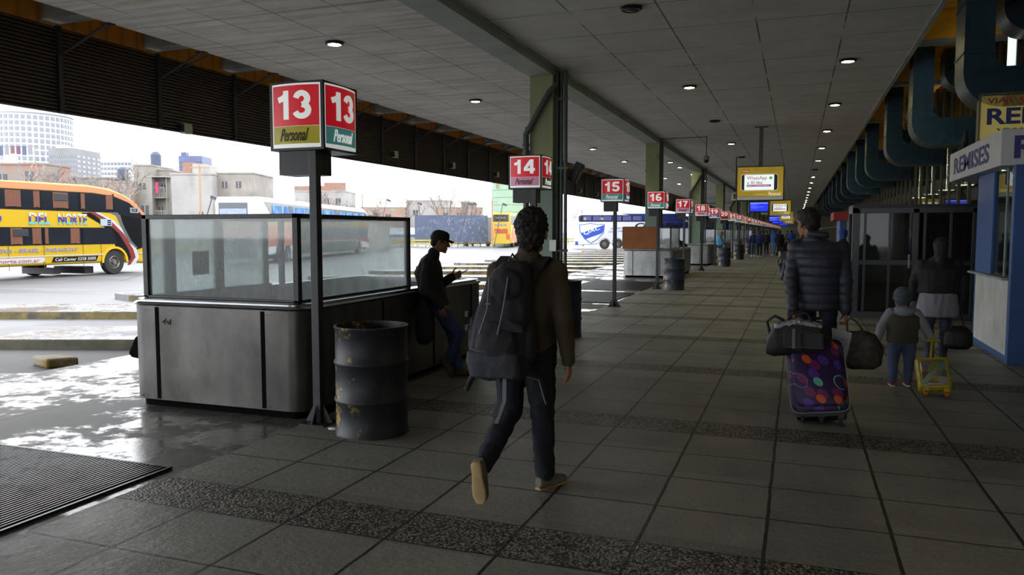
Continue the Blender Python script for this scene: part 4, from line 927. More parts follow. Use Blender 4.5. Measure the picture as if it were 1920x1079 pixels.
# --- white coach with the shield, broadside behind the booths
t = thing('coach', 'white and dark blue coach with a blue QAC shield, parked broadside behind sign 15', 'bus', (-20.9, 75.4, -.15), math.radians(20.2))
L4 = 11.6; H4 = 3.62; m_nb = mat('coach_navy', '#15204f', .3); m_bl4 = mat('shield_blue', '#21409a', .4); m_w4 = mat('coach_bright', '#b4b6ba', .35)
bus_body(t, L4, 2.4, H4, .38, [2.95, 4.25, L4-2.3], .5, m_w4, [(L4-1.0, H4), (L4-.2, 2.8), (L4, 1.2), (L4, .4)], [(0, .38), (.1, 3.0), (.55, H4)])
w4 = side(t, 'window_band', [(.35, 2.75), (L4-.6, 2.75), (L4-1.0, 3.42), (.6, 3.42), (.3, 3.3)], m_nb)
side(w4, 'glass', [(.5, 2.82), (6.6, 2.82), (6.6, 3.36), (.6, 3.36)], m_bglassd, -.018)
for k in range(6): curtain(w4, .75+1.0*k, 1.6+1.0*k, 2.86, 3.32, mat('curtain_navy', '#3a3d6e', .8, var=.3, vs=20), -.03)
def star(parent, x, z, r, m): side(parent, 'star', [(x+(r if k % 2 == 0 else r*.42)*math.sin(PI*k/5), z+(r if k % 2 == 0 else r*.42)*math.cos(PI*k/5)) for k in range(10)], m, -.05, .01)
m_gold = mat('star_gold', '#a08530', .4); star(w4, .95, 3.05, .2, m_gold); star(w4, 2.65, 3.05, .2, m_gold)
side(t, 'navy_roof', [(5.5, 3.42), (L4-1.0, 3.42), (L4-1.1, 3.56), (4.6, 3.56)], m_nb, -.02); side(t, 'navy_side', [(8.9, 2.1), (L4-.2, 2.1), (L4-.3, 2.74), (8.6, 2.74)], m_nb, -.014)
sh = side(t, 'shield_border', [(.35, 2.45), (.9, 2.5), (1.45, 2.62), (2.1, 2.52), (2.95, 2.5), (2.85, 1.6), (2.2, .95), (1.55, .55), (.95, 1.0), (.45, 1.7)], m_bl4, -.014)
side(sh, 'shield_field', [(.42, 2.4), (.9, 2.44), (1.45, 2.56), (2.1, 2.46), (2.88, 2.44), (2.78, 1.62), (2.15, 1.0), (1.55, .63), (1.0, 1.05), (.52, 1.7)], m_w4, -.018)
side(sh, 'shield_band', [(.5, 1.6), (2.88, 2.42), (2.82, 1.85), (2.7, 1.6), (.95, .98)], m_bl4, -.021)
text('QAC', 'lettering', m_w4, sh, (.82, -.024, 1.32), X3+Z3*.36, Z3-X3*.0, 1.75, .46, bold=.02, th=.004)
text('Chevallier', 'side_lettering', m_blk, t, (6.0, -.02, 2.12), X3, Z3, 4.9, .52, bold=.03, shear=.3, th=.004)
text('Dueños del', 'script_line', m_bl4, t, (3.5, -.016, 1.95), X3+Z3*.1, Z3, 1.6, .18, shear=.3); text('Fútbol Argentino', 'script_line', m_bl4, t, (3.3, -.016, 1.6), X3+Z3*.1, Z3, 2.3, .2, shear=.3)
side(t, 'blue_corner', [(-.02, .42), (.3, .42), (.25, .75), (0, .8)], m_bl4, -.016)
for x in (2.95, 4.25, L4-2.3): wheel(t, x, .16, .5, .5)
# --- dark coach parked under the roof edge farther along, blocks the view between the columns
t = thing('coach', 'dark blue coach parked deep in a bay behind the booth of sign 18', 'bus', (-16.2, 92.0, -.15), math.radians(20.2)); del t['label']
tag(t, 'dark blue coach parked far along the bays, seen between the distant columns')
bus_body(t, 9.4, 2.4, 3.62, .38, [2.6, 7.4], .5, m_nb, [(8.8, 3.62), (9.35, 2.4), (9.4, .4)], [(0, .38), (.05, 3.2), (.4, 3.62)])
side(t, 'window_band', [(.3, 2.2), (9.0, 2.2), (8.6, 3.3), (.4, 3.3)], m_bglassd)
for x in (2.6, 7.4): wheel(t, x, .16, .5, .5)
for kk, (x, y) in enumerate([(-16.5, 110), (-16.5, 128), (-16.5, 150), (-16.5, 175), (-16.5, 205)]):
    c = dup(t, (x, y, -.15), math.radians(20.2), 'dark blue coach deep in the yard, %s in its row from the viewer' % ORD[kk+1])

# ------------------------------------------------------------------ far background
def pt(px, py, d):   # point at a pixel direction and distance, worked out once from the survey
    return None
m_conc = mat('wall_concrete_far', '#77736d', .9, var=.2, vs=.35, dirt='#8b8780', ds=.5, dt=(.5, .7)); m_pale = mat('wall_render_pale', '#8f8d8b', .9, var=.15, vs=.3, dirt='#6f6c68', ds=.4, dt=(.55, .75))
m_brick = brick_mat('brick_wall', '#7d5546', '#8c6350', '#77706a', 3.0); m_brick2 = brick_mat('brick_wall_worn', '#81604f', '#94705c', '#86807a', 2.2); m_hole = mat('window_hole', '#3a3c42', .4); m_shut = mat('door_rose', '#8d3c4c', .6)
def frame_at(x, y, yaw):
    return Matrix.Translation((x, y, -.15)) @ Matrix.Rotation(yaw, 4, 'Z')
YAW = math.radians(20.17)
def town_house(label, x, y, w, h, dep, m, wins, extra=None, yaw=YAW, balcony=None, tank=None, z0=0):
    t = thing('brick_house' if m in (m_brick, m_brick2) else 'block_house', label, 'house', (x, y, -.15), yaw, 'informal houses beyond the bus yard')
    wl = MB().box(0, w, 0, dep, z0, h).box(-.05, w+.05, -.05, dep+.05, h, h+.12).build('walls', m, t)
    for (a, c, ww, hh) in wins:
        f = MB().box(a, a+ww, -.03, .0, c, c+hh).build('window', m_hole, t); MB().box(a+ww/2-.03, a+ww/2+.03, -.05, -.03, c, c+hh).build('window_bar', m_pale, f)
    if extra: extra(t, w, h, dep)
    if balcony:
        for (a, c, ww) in balcony:
            bb = MB().box(a, a+ww, -.7, 0, c, c+.1).build('balcony_slab', m_conc, t)
            r = MB(); r.box(a, a+ww, -.7, -.66, c+.85, c+.9)
            for i in range(int(ww/.15)+1): r.box(a+.15*i, a+.15*i+.03, -.7, -.66, c+.1, c+.85)
            r.build('railing', m_pale, bb)
    if tank:
        for (a, rr, hh, mm) in tank: MB().lathe([(rr, 0), (rr, hh*.8), (rr*.6, hh), (.05, hh*1.04)], (a, dep*.5, h+.12), 14).build('water_tank', mm, t)
    return t
def w3(*a): return list(a)
m_tankb = mat('tank_blue', '#39435a', .6); m_tankw = mat('tank_white', '#a5a5a3', .6)
town_house('low brick house with laundry on its roof at the far left', -62, 41.2, 8.2, 6.9, 3.2, m_brick, [(2.2, 5.4, .8, .9), (4.4, 5.3, .7, .9), (6.5, 5.6, .7, .8)], tank=[(4.4, .5, 1.1, m_tankw)])
lb = MB()
t = thing('clothes_line', 'line of pink and blue laundry on the flat roof at the far left', 'laundry', (-58.4, 42.6, 6.9), YAW)
MB().tube([(-.2, 0, 1.3), (3.6, 0, 1.25)], .015, 6).build('line', m_black, t)
for k in (0, 3.4): MB().tube([(k, 0, 0), (k, 0, 1.35)], .03, 6).build('post', m_conc, t)
for k in range(7):
    MB().box(.2+.45*k, .5+.45*k, -.02, .02, .6+random.uniform(-.1, .2), 1.28).build('garment', mat('garment%d' % (k % 4), ['#5c4454', '#4a5468', '#77757c', '#6a4a50'][k % 4], .8), t)
town_house('long low brick house with a rusty roof edge behind the orange coach', -57.4, 46.9, 4.55, 6.1, 5, m_conc, [(1, 4.6, .7, .7), (3.2, 4.7, .9, .6)], tank=[(4.6, .45, 1.0, m_tankb)])
town_house('unplastered brick house with ragged top floor, right of the long low house', -52.4, 47.7, 2.2, 5.7, 4, m_brick2, [(1.0, 4.4, .5, .6)])
town_house('narrow grey house with brick patches and a water tank', -50.8, 49.0, 1.42, 7.1, 4, m_conc, [(.5, 3.0, .6, .9), (.4, 5.2, .5, .5)], tank=[(.9, .42, 1.2, m_tankb)])
def rosy(t, w, h, dep):
    MB().box(.1, .5, -.05, 0, .3, 2.3).build('door', m_shut, t); MB().box(.7, 1.0, -.05, 0, .3, 2.2).build('door', m_pale, t)
    MB().box(.5, .75, -.8, -.78, 4.9, 5.8).build('hung_cloth', mat('cloth_pink', '#a0325c', .8), t); MB().box(-.1, w+.1, -1.0, .2, 6.2, 6.26).build('tin_roof', m_pale, t)
    for x in (0, w-.06): MB().box(x, x+.06, -.75, -.69, 0, 6.2).build('porch_post', m_conc, t)
town_house('tall thin house with two balconies and a rose-coloured door', -50.1, 50.3, 1.4, 6.8, 4, m_conc, [(.4, 3.3, .35, .5), (.65, 5.0, .4, .7)], rosy, balcony=[(0, 2.6, 1.2), (0, 4.5, 1.2)])
def wires(t, w, h, dep): MB().box(.7, 1.5, .5, 1.5, h+.12, h+1.0).build('brick_box', m_brick, t); MB().box(1.5, 2.5, .4, 3, h+.12, h+.85).build('roof_room', m_pale, t)
town_house('large pale rendered house with a small brick box on its roof', -45.45, 47.4, 3.15, 6.15, 5, m_pale, [(2.1, 2.9, .3, .4)], wires)
town_house('grey three-storey house with small windows behind the pale one', -42.9, 49.5, 2.9, 6.3, 5, m_conc, [(.4, 5.2, .4, .5), (1.5, 5.2, .4, .5), (.3, 3.4, .5, .5), (1.6, 3.3, .4, .5)])
town_house('brick house with an orange parapet seen above the white coach', -57.4, 79.6, 6.2, 6.6, 6, m_pale, [(3.6, 5.0, .6, .8), (5.0, 5.0, .6, .8)], lambda t, w, h, d: (MB().box(0, w, 0, .3, h+.12, h+.7).build('parapet', m_brick, t), MB().box(3.6, w, .1, .4, h+.7, h+1.1).build('parapet_step', m_brick, t)))
town_house('low brick house among bare trees, left of the blue hoarding', -62.5, 103.6, 6.5, 5.4, 6, m_brick2, [(1, 3.5, .8, .8), (3.6, 3.6, .8, .8)], tank=[(2, .5, 1.2, m_tankw)])
town_house('pale block house with a rooftop tank above the blue hoarding', -56.8, 107.3, 6.8, 6.5, 6, m_pale, [(1, 4.3, .8, .8), (4.6, 4.4, .8, .8)], tank=[(4.8, .6, 1.2, m_tankw)])
town_house('brick house above the right end of the blue hoarding', -49.4, 102.5, 6.6, 5.2, 6, m_brick2, [(1, 3.8, .7, .7), (3, 3.8, .7, .7), (5, 3.8, .7, .7)], lambda t, w, h, d: MB().box(3.6, 5.8, 0, 2, h+.12, h+.9).build('brick_room', m_brick, t))
# yard wall
t = thing('yard_wall', 'stained concrete wall along the far side of the bus yard', 'wall', (-62, 30.0, -.15))
MB().prism([(0, 0, 0), (.3, 0, 0), (26.6, 33.5, 0), (26.3, 33.8, 0)], (0, 0, 2.5)).build('wall', mat('yard_wall_light', '#99948d', .9, var=.2, vs=.35, dirt='#7d7870', ds=.5, dt=(.5, .7)), t)
# tower blocks
_WM = {}; _WC = {}
def windows(t, wm, size, loc, rot=0):
    n = _WC.get(t.name, 0); _WC[t.name] = n+1
    if n >= 100: _REST.setdefault(t.name, (t, wm, []))[2].append((size, loc, rot)); return
    key = (wm.name, tuple(round(a, 3) for a in size))
    if key not in _WM:
        o = MB().box(-size[0]/2, size[0]/2, -size[1]/2, size[1]/2, -size[2]/2, size[2]/2).build('window', wm, t); _WM[key] = o
    else:
        o = _WM[key].copy(); C.objects.link(o); o.parent = t
    o.location = loc; o.rotation_euler = (0, 0, rot)
_REST = {}
def tower(label, x, y, w, h, dep, m, rows, colsn, wm, yaw=YAW, sidecols=0, name='tower_block', z1=None, top=None, mw=.62, mh=.5):
    t = thing(name, label, 'building', (x, y, -.15), yaw, 'office towers on the skyline')
    MB().box(0, w, 0, dep, 0, h).build('walls', m, t)
    z1 = z1 or h*.45; dz = (h*.95-z1)/rows
    for r in range(rows):
        cw = w/colsn
        for c in range(colsn): windows(t, wm, (cw*mw, .15, dz*mh), (cw*(c+.5), -.075, z1+dz*(r+mh/2)))
        for c in range(sidecols): windows(t, wm, (.15, dep/sidecols*.6, dz*mh), (w+.075, dep/sidecols*(c+.5), z1+dz*(r+mh/2)))
    if top: top(t, w, h, dep)
    return t
m_tw = mat('tower_white', '#9b9da0', .7); m_tg = mat('tower_grey', '#6f7173', .8, var=.15, vs=.1); m_twin = mat('tower_windows', '#686d74', .3); m_tdark = mat('tower_navy', '#3a4464', .5, var=.15, vs=.08); m_tdw = mat('tower_navy_windows', '#2c3450', .3)
def roofbits(t, w, h, d): MB().box(w*.2, w*.5, 2, 8, h, h+2).build('roof_plant', m_tw, t); MB().tube([(w*.3, 3, h), (w*.3, 3, h+5)], .15, 6).build('mast', m_tg, t)
t = tower('wide grey slab tower on the skyline, right of the round white tower', -361.7, 294.3, 14, 44.5, 24, m_tg, 9, 12, m_twin, yaw=YAW+.0, sidecols=5, top=roofbits)
tower('small white gridded tower on the skyline, third from the left', -421, 379, 20, 50, 20, m_tw, 8, 9, m_twin, top=roofbits, mw=.7)
tower('dark blue stepped tower on the skyline, right of the gridded one', -448.6, 476, 18, 60, 20, m_tdark, 10, 4, m_tdw, top=lambda t, w, h, d: (MB().box(1, 5, 2, 8, h, h+3).build('roof_plant', m_tdark, t), MB().box(w, w+5, 0, 18, 0, h-7).build('lower_wing', m_tdark, t)), mw=.9)
# round tower
t = thing('round_tower', 'round white tower full of small windows at the far left of the skyline', 'building', (-408, 322, -.15), 0, 'office towers on the skyline')
R = 20.5; MB().lathe([(R, 0), (R, 66), (R+.8, 66.3), (R+.8, 67.3), (R-2.5, 67.5), (R-2.5, 74), (.1, 74)], n=56).build('shaft', m_tw, t, smooth=20)
for r in range(11):
    for k in sorted(range(44), key=lambda k: -math.cos(2*PI*k/44-math.atan2(-322, 408)-.1)):
        a = 2*PI*k/44
        if math.cos(a-math.atan2(-322, 408)) > .1 and k % 44 is not None: windows(t, m_twin, (.5, 1.7, 1.9), ((R+.05)*math.cos(a), (R+.05)*math.sin(a), 64-3.2*r), a)
MB().tube([(5, -12, 74), (5, -12, 79)], .2, 6).build('mast', m_tg, t)
for t_, wm_, lst in _REST.values():
    b = MB()
    for sz, lc, rt in lst: b.boxm(*sz, Matrix.Translation(lc) @ Matrix.Rotation(rt, 4, 'Z'))
    o = b.build('windows', wm_, t_); o['kind'] = 'stuff'
# green motorway pillar
m_gt = mat('pillar_mint', '#7c9480', .7, var=.08, vs=.4, dirt='#6f8571', ds=.3, dt=(.55, .7))
t = thing('round_pillar', 'pale green round motorway pillar with horizontal joints, behind the distant yellow coach', 'pillar', (-33.2, 90.8, -.15))
MB().lathe([(2.65, 0), (2.65, 16)], n=40).build('shaft', m_gt, t, smooth=30)
for k in range(16): MB().lathe([(2.66, 0), (2.68, .02), (2.66, .04)], (0, 0, .9*k+.5), 40, caps=False).build('joint', mat('pillar_joint', '#54695a', .8), t)
MB().box(-1.2, -1.05, -2.72, -2.6, 7.0, 9.0).build('rust_stain', mat('rust', '#7d7040', .8), t)
t = thing('square_pillar', 'lower pale green square pillar right of the round one', 'pillar', (-31.0, 94.0, -.15), YAW)
MB().box(-2, 1.2, 0, 2, 0, 6.1).build('shaft', m_gt, t); MB().box(.3, 1.25, -.05, 1, 0, 6.1).build('pale_edge', m_pale, t)
# hoarding
t = thing('hoarding', 'long blank blue-grey hoarding on posts beyond the yard', 'hoarding', (-40.8, 79.0, -.15), YAW+.03)
m_ho = mat('hoarding_blue', '#454d60', .8, var=.15, vs=.6, dirt='#596072', ds=2.5, dt=(.55, .62), stretch=(1, 1, .5))
MB().box(0, 8.3, 0, .12, .55, 3.62).build('panel', m_ho, t)
for k in range(9): MB().box(.2+.98*k, .3+.98*k, .12, .24, 0, 3.5).build('post', m_pale, t)
MB().box(8.3, 8.7, .05, .5, .6, 3.4).build('end_panel', m_tg, t)
b = MB()
for k in range(70): x = random.uniform(3.5, 8.1); z = random.uniform(.8, 3.3); b.box(x, x+random.uniform(.02, .12), -.006, 0, z, z+random.uniform(.05, .35))
b.build('paint_flakes', mat('flakes', '#6c7280', .8), t)['kind'] = 'stuff'
# parked cars under the hoarding
def car(x, y, label, m):
    t = thing('parked_car', label, 'car', (x, y, -.15), YAW, 'cars parked beyond the rail')
    MB().prism([(0, 0, .3), (0, 0, .85), (.8, 0, .95), (1.4, 0, 1.4), (2.9, 0, 1.42), (3.5, 0, .98), (4.1, 0, .85), (4.1, 0, .3)], (0, 1.6, 0)).build('body', m, t, bevel=.08)
    MB().prism([(1.0, -.01, .95), (1.5, -.01, 1.32), (2.85, -.01, 1.34), (3.3, -.01, .97)], (0, .02, 0)).build('side_window', m_bglassd, t)
    for wx in (.8, 3.3): MB().lathe([(.31, -.01), (.31, .2), (.1, .2)], (wx, 0, .31), 18, axis='y').build('wheel', m_tyre, t)
car(-47.6, 76.6, 'dark car parked left of the blue hoarding', m_und); car(-37.6, 84.5, 'pale car half hidden behind the hoarding posts', m_w2); car(-52.6, 75.2, 'black car at the far left of the parked cars', m_blk)
t = thing('awning_stall', 'white stall with a blue roof left of the blue hoarding', 'stall', (-43.6, 80.2, -.15), YAW)
MB().box(-1.6, 2.4, 0, 2, .9, 2.2).box(-1.6, -1.5, 0, .1, 0, .9).box(2.3, 2.4, 0, .1, 0, .9).build('walls', m_w2, t); MB().box(-1.7, 2.5, -.5, 2.1, 1.3, 1.45).build('blue_awning', mat('awning_blue', '#3c6fa0', .5), t)
# yellow guard rail
m_gy = mat('rail_yellow', '#9b903e', .6, var=.2, vs=2)
for k, (a, b_) in enumerate([((-62, 32.6), (-40.2, 40.6)), ((-40.2, 40.6), (-37.2, 60)), ((-46, 73.3), (-41.9, 76.3)), ((-41.9, 76.3), (-33.0, 84.0)), ((-33.0, 84.0), (-28, 107))]):
    lab = ['behind the orange coach', 'running away left of the white coach', 'left of the leaning man in the cap', 'in front of the blue hoarding', 'beyond the distant yellow coach'][k]
    t = thing('guard_rail', 'yellow steel guard rail '+lab, 'rail', (a[0], a[1], -.15))
    A = V((0, 0, 0)); B = V((b_[0]-a[0], b_[1]-a[1], 0)); L_ = B.length; d = B/L_
    for z in (.42, .78): MB().boxm(L_, .06, .16, Matrix.Translation(B/2+Z3*z) @ Matrix.Rotation(math.atan2(d.y, d.x), 4, 'Z')).build('rail', m_gy, t)
    for i in range(int(L_/2)+1): MB().box(d.x*2*i-.05, d.x*2*i+.05, d.y*2*i-.05, d.y*2*i+.05, 0, .86).build('post', m_gy, t)
# lamp poles with floodlights
m_gal = mat('galvanised', '#8b8d90', .5, .3)
def flood(x, y, h, lean, label):
    t = thing('floodlight_pole', label, 'floodlight', (x, y, -.15), YAW, 'yard floodlights')
    MB().tube([(0, 0, 0), (lean, 0, h)], .035, 8).build('pole', m_und, t)
    MB().boxm(.5, .35, .22, Matrix.Translation((lean+.22, 0, h+.05)) @ Matrix.Rotation(.35, 4, 'Y')).build('lamp_head', m_und, t)
flood(-38.6, 42.2, 4.0, 1.25, 'leaning floodlight on a thin arm at the left of the white coach'); flood(-44.4, 76.4, 5.2, 1.3, 'floodlight on a leaning arm right of the white coach')
flood(-33.6, 74.7, 4.6, 1.2, 'floodlight on a leaning arm left of the green pillar'); flood(-30.6, 77.5, 4.6, 1.0, 'floodlight on a leaning arm in front of the green pillar')
flood(-41.2, 82.6, 5.0, -.9, 'floodlight leaning left above the middle of the hoarding'); flood(-37.4, 85.2, 5.0, 1.1, 'floodlight above the right end of the hoarding')
for k, (x, y, h, m) in enumerate([(-41.6, 46.2, 6.8, mat('pole_wood', '#8c7a5e', .8)), (-30.4, 76.6, 5.2, mat('pole_rust', '#94705c', .8)), (-50.6, 84.0, 6.5, _M['pole_wood'])]):
    t = thing('utility_pole', ['wooden utility pole with a crossbar in front of the pale house', 'slim street lamp pole in front of the green pillar', 'wooden utility pole behind the white coach'][k], 'pole', (x, y, -.15))
    MB().cyl((0, 0, 0), (0, 0, h), .09, .07, 10).build('mast', m, t)
    MB().boxm(1.4 if k != 1 else .7, .08, .08, Matrix.Translation((.0 if k != 1 else .3, 0, h-.3)) @ Matrix.Rotation(YAW, 4, 'Z')).build('crossbar', m, t)
# bare trees
m_bark = mat('bare_bark', '#7d746e', .9)
def tree(label, x, y, h, seed, z=-.15):
    rnd = random.Random(seed); b = MB()
    def br(p, d, L, r, lv):
        q = p+d*L; m = p+d*L*.5+V((rnd.uniform(-1, 1), rnd.uniform(-1, 1), 0))*L*.06
        b.tube([p, m, q], [r, r*.8, r*.6], 5 if lv < 2 else 3)
        if lv >= 5: return
        for i in range(3 if lv < 4 else 2):
            a = rnd.uniform(.3, .75); ph = rnd.uniform(0, 2*PI); s = d.cross(V((math.cos(ph), math.sin(ph), .2))).normalized()
            br(p+(q-p)*rnd.uniform(.55, 1), (d*math.cos(a)+s*math.sin(a)+Z3*.12).normalized(), L*rnd.uniform(.62, .8), max(.024, r*.66), lv+1)
    br(V((0, 0, 0)), Z3, h*.37, h*.016+.03, 0)
    o = b.build('bare_tree', m_bark, None); o.location = (x, y, z); tag(o, label, 'tree', 'bare winter trees')
tr = [(-47.5, 38.6, 6.4, 'in front of the laundry roof'), (-44.5, 41.2, 6.6, 'between the slab tower and the orange coach roof'), (-50.5, 41.9, 6.2, 'before the narrow grey house'), (-50.6, 76.0, 5.8, 'left above the white coach roof'), (-47.0, 79.0, 6.2, 'right above the white coach roof'), (-52.0, 80.5, 6.8, 'between the orange-parapet house and the hoarding'), (-46.0, 44.0, 6.4, 'before the balcony house'), (-45.5, 84.5, 7.4, 'above the left end of the hoarding'), (-42.0, 88.5, 8.0, 'tall above the middle of the hoarding'), (-39.2, 91.5, 6.2, 'above the right half of the hoarding'), (-36.9, 86.6, 5.2, 'small, left of the green pillar'), (-24.5, 92, 5.0, 'left of the coach with the shield'), (-54.5, 74.0, 6.0, 'behind the middle of the white coach'), (-37.4, 55.5, 5.6, 'right of the grey three-storey house')]
for i, (x, y, h, w_) in enumerate(tr): tree('leafless tree '+w_, x, y, h, 10+i)
# ------------------------------------------------------------------ people
m_skin = mat('skin', '#a87a62', .6, var=.08, vs=8); m_skin2 = mat('skin_tan', '#8a5f49', .6, var=.08, vs=8)
m_hair = mat('hair_dark', '#1b1613', .7, var=.3, vs=40, bump=.6, bs=60)
m_jean = mat('jeans_blue', '#35466a', .85, var=.25, vs=6, bump=.2, bs=80); m_navy = mat('trousers_navy', '#20263a', .85, var=.2, vs=6, bump=.2, bs=80)
def fold(amp, f=9, st=(1, 1, .45)):
    def d(co, n):
        p = V((co.x*f*st[0], co.y*f*st[1], co.z*f*st[2])); a = noise.noise(p+V((3, 1, 7))); b = noise.noise(p*2.3)
        return amp*((1-abs(a)*2.2)*.8+b*.5)
    return d
def hand(mb, W, d, n, t, curl=.5, s=1.0):
    """W wrist, d pointing to the fingertips, n out of the palm, t towards the thumb"""
    W, d = V(W), V(d).normalized(); t = (V(t)-d*V(t).dot(d)).normalized(); n = V(n)-d*V(n).dot(d); n = (n-t*n.dot(t)).normalized()
    mb.cap(W-d*.02*s, .026*s, W+d*.02*s, .025*s)
    for o in (-.024, -.008, .008, .024): mb.cap(W+d*.015*s+t*o*s*.7, .0165*s, W+d*.085*s+t*o*s, .0135*s, 10)
    for o, L, cf in ((.031, .072, .9), (.0105, .08, 1), (-.0105, .074, 1.05), (-.031, .058, 1.15)):
        p = W+d*.088*s+t*o*s; ang = 0; dd = d+t*o*2.2
        for k, (fr, ra, rb) in enumerate(((.46, .0092, .0086), (.31, .0086, .008), (.23, .008, .0068))):
            ang += curl*cf*(.55 if k == 0 else .9); e = (dd*math.cos(ang)+n*math.sin(ang)).normalized(); q = p+e*L*fr*s
            mb.cap(p, ra*s, q, rb*s, 8); p = q
    p = W+d*.02*s+t*.028*s; e = (d*.55+t*.75+n*.35).normalized(); q = p+e*.045*s; mb.cap(p, .013*s, q, .0105*s, 8)
    e2 = (d*.85+t*.3+n*.5).normalized(); r = q+e2*.03*s; mb.cap(q, .0105*s, r, .0095*s, 8); mb.cap(r, .0095*s, r+(e2+n*.3).normalized()*.024*s, .008*s, 8)
JD = dict(head=(0, .02, 1.62), neck=(0, -.01, 1.47), chest=(0, -.01, 1.30), waist=(0, 0, 1.08), pelvis=(0, 0, .94),
          shL=(-.185, -.01, 1.405), elL=(-.24, -.03, 1.12), wrL=(-.25, .06, .88), shR=(.185, -.01, 1.405), elR=(.24, -.03, 1.12), wrR=(.25, .06, .88),
          hipL=(-.095, 0, .92), knL=(-.1, .03, .5), anL=(-.1, -.02, .09), hipR=(.095, 0, .92), knR=(.1, .03, .5), anR=(.1, -.02, .09))
def person(label, x, y, heading=0, h=1.75, J=None, o=None, near=False, far=False, group=None, name='person'):
    J = dict(JD, **(J or {})); o = dict(dict(skin=m_skin, top=m_navy, pants=m_jean, shoe=m_dark, hair=m_hair, bulk=1.0, girth=1.0, hem=-.04, hw=0, yaw=0, pitch=0, toeL=(0, 1, 0), toeR=(0, 1, 0), style='short', curlL=.45, curlR=.45, hat=None, folds=.006, hs=1.0), **(o or {}))
    k = h/1.75; P = {a: V(b)*k for a, b in J.items()}
    t = thing(name, label, 'person', (x, y, 0), heading, group)
    Rh = Matrix.Rotation(o['yaw'], 3, 'Z') @ Matrix.Rotation(o['pitch'], 3, 'X'); hk = k*o['hs']
    H = lambda a, b, c: P['head']+Rh @ (V((a, b, c))*hk)
    bd = MB(); vb = .0042 if near else (.008 if not far else .02)
    bd.ell(H(0, -.012, .022), V((.076, .096, .1))*hk, Rh); bd.ell(H(0, .02, -.035), V((.06, .07, .085))*hk, Rh)
    bd.cap(H(-.03, .03, -.085), .026*hk, H(0, .07, -.1), .021*hk); bd.cap(H(.03, .03, -.085), .026*hk, H(0, .07, -.1), .021*hk)
    if not far:
        bd.cap(H(0, .088, .008), .008*hk, H(0, .108, -.03), .013*hk, 8); bd.ell(H(0, .092, -.036), V((.019, .014, .01))*hk, Rh, 10)
        bd.ell(H(0, .083, -.066), V((.024, .012, .008))*hk, Rh, 10); bd.ell(H(0, .082, -.078), V((.02, .011, .007))*hk, Rh, 10)
        bd.cap(H(-.035, .077, .022), .01*hk, H(.035, .077, .022), .01*hk, 8)
        for s in (-1, 1): bd.ell(H(s*.077, -.005, -.012), V((.011, .022, .033))*hk, Rh, 10)
    bd.cap(H(0, -.025, -.06), .052*hk, P['neck'], .056*k); g = o['girth']
    fw = Y3
    bd.loft([(P['pelvis'], .13*k*g, .09*k*g, X3, Y3), (P['waist'], .125*k*g, .088*k*g, X3, Y3), (P['chest'], .15*k*g, .1*k*g, X3, Y3), ((P['shL']+P['shR'])/2+V((0, 0, .0)), .13*k, .07*k, X3, Y3), (P['neck'], .05*k, .05*k, X3, Y3)], 14)
    for s in 'LR':
        bd.cap(P['sh'+s], .045*k, P['el'+s], .036*k); bd.cap(P['el'+s], .036*k, P['wr'+s], .026*k)
        bd.cap(P['hip'+s], .075*k, P['kn'+s], .048*k); bd.cap(P['kn'+s], .048*k, P['an'+s], .036*k)
        sg = -1 if s == 'L' else 1
        d = o.get('hd'+s) or (P['wr'+s]-P['el'+s])
        if far: bd.cap(P['wr'+s], .03*k, P['wr'+s]+V(d).normalized()*.09*k, .03*k)
        else: hand(bd, P['wr'+s], d, o.get('hn'+s) or (-sg, .1, 0), o.get('ht'+s) or (0, 1, 0), o['curl'+s], k*1.0)
    body = put('body', remesh(bd, 'body', vb, 2 if near else 3), o['skin'], t)
    if near:
        for s in (-1, 1): MB().ell(H(s*.03, .0835, .004), V((.0095, .006, .006))*hk, Rh, 10).build('eye', m_dark, body, smooth=60)
    # trousers
    q = MB(); pb_ = o.get('pb', 1.0)
    q.loft([(P['pelvis']+V((0, 0, -.07*k)), .155*k*g, .115*k*g, X3, Y3), (P['pelvis'], .165*k*g, .12*k*g, X3, Y3), (P['pelvis']*.4+P['waist']*.6, .15*k*g, .11*k*g, X3, Y3)], 16)
    for s in 'LR':
        hp = P['hip'+s]; q.cap(hp, .092*k*g*pb_, P['kn'+s], .066*k*pb_); q.cap(P['kn'+s], .066*k*pb_, P['an'+s]+(P['kn'+s]-P['an'+s])*.04, .055*k*pb_)
    put('trousers', remesh(q, 'trousers', .011 if not far else .025, 5, fold(o['folds'], 11, (1, 1, 1.1)) if not far else None), o['pants'], t)
    # top
    q = MB(); b_ = o['bulk']; hem = P['pelvis']+V((0, 0, o['hem']*k)); hw = o['hw']
    q.loft([(hem, (.17+hw)*k*g*b_, (.125+hw)*k*g*b_, X3, Y3), (P['waist'], .168*k*g*b_, .125*k*g*b_, X3, Y3), (P['chest'], .19*k*g*b_, .135*k*g*b_, X3, Y3), ((P['shL']+P['shR'])/2+V((0, 0, -.01)), .2*k*b_, .1*k*b_, X3, Y3), ((P['shL']+P['shR'])/2+V((0, 0, .03*k)), .135*k*b_, .085*k*b_, X3, Y3), (P['neck']+V((0, 0, .015*k)), .075*k, .07*k, X3, Y3)], 20)
    for s in 'LR':
        q.cap(P['sh'+s]+V((0, 0, -.012)), .062*k*b_, P['el'+s], .056*k*b_); q.cap(P['el'+s], .057*k*b_, P['wr'+s], .042*k*b_)
    q.cap(P['neck']+V((0, 0, -.01)), .068*k, P['neck']+V((0, .0, .03*k)), .062*k)
    fd = o.get('disp') or fold(o['folds'], 8, (1, 1, .8))
    put(o.get('topname', 'jacket'), remesh(q, 'top', .0105 if not far else .025, 5, fd if not far else None), o['top'], t)
